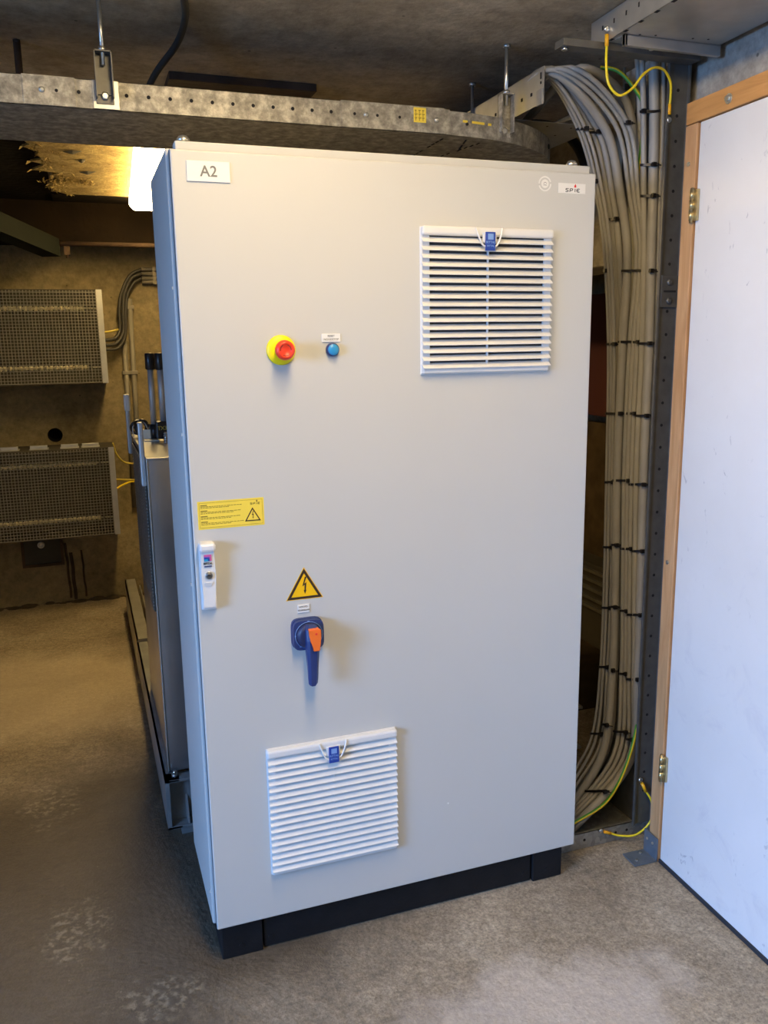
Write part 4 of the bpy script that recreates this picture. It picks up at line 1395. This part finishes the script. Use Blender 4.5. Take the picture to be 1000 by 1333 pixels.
for k, (pts, r_) in enumerate((([(.175, 3.37, 1.940), (.11, 3.365, 1.905), (.06, 3.36, 1.82), (.035, 3.355, 1.72), (.03, 3.35, 1.60), (.00, 3.33, 1.55), (-.06, 3.30, 1.54)], .010),
                               ([(.175, 3.37, 1.915), (.115, 3.36, 1.885), (.07, 3.355, 1.80), (.055, 3.35, 1.70), (.045, 3.345, 1.58), (.0, 3.325, 1.52), (-.06, 3.30, 1.512)], .010),
                               ([(.175, 3.37, 1.890), (.125, 3.355, 1.86), (.085, 3.35, 1.79), (.070, 3.345, 1.70), (.055, 3.34, 1.56), (.01, 3.325, 1.495), (-.06, 3.30, 1.487)], .009))):
    tag(MB().tube(pts, r_, n=10).build('power_cable', M_hose), ['outer', 'middle', 'inner'][k] + ' dark cable curving from the upper mesh box to the conduits on the back wall', 'cable')
for (pts, lab, m_) in (([(-.06, 3.30, 1.585), (-.02, 3.32, 1.59), (.02, 3.33, 1.60)], 'short yellow wire leaving the upper mesh box', M_cord),
                       ([(-.06, 3.28, .955), (-.045, 3.30, .89), (-.005, 3.33, .835), (.05, 3.34, .82), (.12, 3.36, .82)], 'thin brownish wire looping from the top of the lower mesh box', M_cord),
                       ([(-.062, 3.25, .745), (-.02, 3.29, .735), (.03, 3.32, .725), (.08, 3.35, .72)], 'upper of two short yellow wires beside the lower mesh box', M_cord),
                       ([(-.062, 3.25, .690), (-.02, 3.29, .705), (.03, 3.32, .715), (.09, 3.35, .705)], 'lower of two short yellow wires beside the lower mesh box', M_jy)):
    tag(MB().tube(pts, .0055, n=8).build('wire', m_), lab, 'wire')
tag(MB().tube([(-.285, 3.11, 2.043), (1.4, 3.11, 2.043)], .013, n=12, sub=1).build('rusty_pipe', M_rust), 'rusty brown pipe running along the top of the back wall', 'pipe')
tag(MB().box(-.235, -.205, 3.10, 3.13, 1.985, 2.03).cyl((-.22, 3.115, 1.97), (-.22, 3.115, 2.03), .008, n=10).build('pipe_clip', M_rust), 'small dark clip hanging from the rusty pipe', 'clip')
dd = MB()
A = Vector((-.66, 2.30, 2.10)); Bv = Vector((-.30, 3.10, 2.02))
dv = (Bv - A).normalized(); sd = dv.cross(Vector((0, 0, 1))).normalized()
A = A - dv * .6
q = []
for P in (A, Bv):
    for s1, s2 in ((-1, -1), (1, -1), (1, 1), (-1, 1)):
        q.append(P + sd * .05 * s1 + Vector((0, 0, .045 * s2)))
dd.hull(q)
tag(dd.build('duct', M_duct), 'dark green duct slanting under the ceiling at the left edge', 'duct')

# ------------------------------------------------------------------ steel machine on a skid behind the cabinet
sk = thing('steel_skid', (.6, 1.2, 0), 'galvanised steel channel frame on the floor behind the cabinet', 'frame')
b = MB()
# front cross channel, open side to the front
b.box(-.055, 1.42, .655, .662, .03, .195)
b.box(-.055, 1.42, .615, .662, .186, .195, bev=.001).box(-.055, 1.42, .615, .662, .03, .038, bev=.001)
b.box(-.055, -.049, .615, .662, .03, .195)
b.poly([(.0, .655, .04), (.0, .617, .04), (.0, .655, .12)], (.006, 0, 0))
b.build('front_channel', M_skid, sk)
b = MB()
b.box(-.062, -.055, .615, 1.93, .03, .195)
b.box(-.062, -.018, .615, 1.93, .188, .195).box(-.062, -.018, .615, 1.93, .03, .037)
b.box(.0, .006, 1.40, 1.93, .03, .14)
b.build('side_channel', M_skid, sk)
for (x, y) in ((-.02, .63), (.6, .63), (1.3, .63), (-.05, 1.8)):
    MB().box(x, x + .07, y, y + .07, 0, .030).build('foot', M_skid, sk)
b = MB()
b.cyl((-.03, .637, .195), (-.03, .637, .204), .010, n=6).cyl((-.03, .637, .204), (-.03, .637, .214), .005, n=10)
b.build('bolt', M_zinc, sk)
s2 = thing('steel_skid', (.0, 2.5, 0), 'pale steel beam lying behind the first skid, ending at the back wall', 'frame')
b = MB()
b.box(-.062, -.055, 1.96, 3.02, .0, .20).box(-.062, -.005, 1.96, 3.02, .192, .20).box(.015, .022, 2.0, 3.02, .0, .16)
b.box(-.055, .022, 1.96, 1.966, .0, .192)
b.build('beam', M_galv_new, s2)

mc = thing('steel_enclosure', (.6, 1.0, .195), 'stainless steel machine enclosure standing on the skid behind the cabinet', 'machine')
b = MB()
b.box(-.043, 1.39, .665, 1.38, .198, 1.180, bev=.002)
b.build('housing', M_steel, mc)
b = MB()
random.seed(5)
b.box(-.0465, -.0425, .6615, .669, .198, 1.183, bev=.001)
for k in range(150):
    z = .2 + k * .0065
    b.box(-.0472, -.0440, .6605, .664, z, z + random.uniform(.002, .005))
b.build('weld_seam', M_zinc, mc)['label'] = 'bright rough welded edge'
b = MB()
b.box(-.0475, -.0435, .74, 1.33, .70, 1.165)
b.build('grille_panel', M_inbox, mc)
b = MB()
for k in range(44):
    z = .705 + k * .0105
    b.box(-.0505, -.0472, .745, 1.325, z, z + .005)
b.build('grille_slats', M_galv, mc)
b = MB()
b.box(-.046, 1.395, .660, 1.385, 1.180, 1.186, bev=.001)
b.build('top_sheet', M_steel, mc)
MB().box(1.385, 1.400, .655, .70, .2, 1.19).build('corner_post', M_duct, mc)
tag(MB().box(1.375, 1.425, .66, .76, 1.1905, 1.262, bev=.012).build('junction_box', M_galv_new), 'pale sloping box on the right rear corner of the steel enclosure', 'box')
# flat bars standing at the left edge
b = MB()
b.box(-.062, -.0475, .685, .715, 1.10, 1.288, bev=.004)
tag(b.build('flat_bar', M_steel_br), 'upright grey steel bar at the near left corner of the steel enclosure', 'bar')
b = MB()
b.box(-.063, -.0485, 1.335, 1.36, 1.12, 1.30, bev=.004)
fb = tag(b.build('flat_bar', M_steel_br), 'upright steel bar with a cream tip at the rear left corner of the enclosure', 'bar')
MB().box(-.066, -.0455, 1.331, 1.364, 1.275, 1.335, bev=.005).build('cream_tip', M_white, fb)['label'] = 'cream tip'
# actuator cylinders with black caps
for (x, y, r_, zb_, lab) in ((.020, 1.16, .0105, 1.24, 'thinner silver cylinder with a black cap, left of the pair beside the cabinet'), (.048, 1.10, .0115, 1.255, 'thicker silver cylinder with a black cap, right of the pair beside the cabinet')):
    t = thing('gauge_cylinder', (x, y, zb_), lab, 'cylinder')
    MB().cyl((x, y, zb_), (x, y, 1.435), r_, n=24).build('tube', M_steel_br, t)
    MB().lathe([(r_ + .003, 1.425), (r_ + .0055, 1.428), (r_ + .0055, 1.478), (r_ + .003, 1.481), (.001, 1.4805)], (x, y, 0), 'z', 28).build('cap', M_black, t)['label'] = 'black cap'
    if x < .04:
        MB().cyl((x, y, 1.1865), (x, y, zb_), .014, n=20).build('base_fitting', M_black, t)
vb = thing('valve_block', (.05, 1.06, 1.186), 'black valve block with yellowish lettering under the thicker cylinder', 'valve')
b = MB()
b.box(.021, .078, 1.075, 1.13, 1.196, 1.255, bev=.003)
b.box(.050, .078, 1.06, 1.075, 1.150 + .038, 1.21)
b.build('block', M_black, vb)
text_mesh('lettering', 'TX332', .0185, .048, 1.0745, 1.232, M_cord, vb, spacing=.9)
b = MB()
for k in range(5):
    b.cyl((.047, 1.045, 1.1865 + k * .007), (.047, 1.045, 1.1915 + k * .007), .0085 if k % 2 else .0075, n=16)
b.cyl((.047, 1.045, 1.1865), (.047, 1.045, 1.222), .005, n=14)
b.build('threaded_fitting', M_zinc, vb)
pp = MB()
pp.box(-.018, .014, 1.16, 1.163, 1.187, 1.222)
pp.box(-.018, .030, 1.10, 1.16, 1.187, 1.190)
tag(pp.build('folded_card', M_kraft), 'cream folded card lying on top of the steel enclosure', 'card')
ho = MB()
random.seed(9)
for (cx, cz, r1, ph) in ((-.026, 1.222, .026, 0), (-.012, 1.218, .024, .8), (-.018, 1.228, .022, 1.9)):
    ho.tube([(cx + r1 * math.cos(a0 + ph), 1.26 + .012 * math.sin(2 * a0), cz + r1 * .9 * math.sin(a0 + ph)) for a0 in [i * .52 for i in range(12)]], .0052, n=8, closed=True, sub=3)
tag(ho.build('coiled_hose', M_black), 'small coil of black hose on the steel enclosure behind the bar', 'hose')
tag(MB().tube([(-.045, 1.25, 1.19), (-.046, 1.25, 1.225), (-.03, 1.252, 1.248), (-.005, 1.254, 1.238), (.006, 1.25, 1.20)], .0022, n=6).build('thin_wire', M_steel_br), 'thin pale wire looped over the coil of black hose', 'wire')

# ------------------------------------------------------------------ things glimpsed in the dark bay right of the cabinet
tag(MB().box(2.18, 2.2, 1.2, 2.6, .36, 1.10).build('particle_board', M_brownboard), 'brown board leaning in the dark bay between cabinet and cables', 'board')
tag(MB().box(2.205, 2.22, 1.2, 2.6, 1.13, 1.72).build('red_sheet', M_dkred), 'dark red sheet above the brown board in the bay', 'sheet')
lb = thing('louvred_heater', (2.1, 1.9, .2), 'dark louvred unit seen low in the gap right of the cabinet', 'heater')
MB().box(2.05, 2.16, 1.3, 2.5, .02, .44).build('casing', M_inbox, lb)
b = MB()
for k in range(5):
    b.box(2.035, 2.052, 1.32, 2.48, .22 + k * .045, .235 + k * .045)
b.build('louvres', M_galv_dk, lb)
tag(MB().box(1.55, 1.80, .95, 1.25, 0.0, .20, bev=.004).build('cardboard_box', M_brownboard), 'pale box on the floor in the dark bay', 'box')
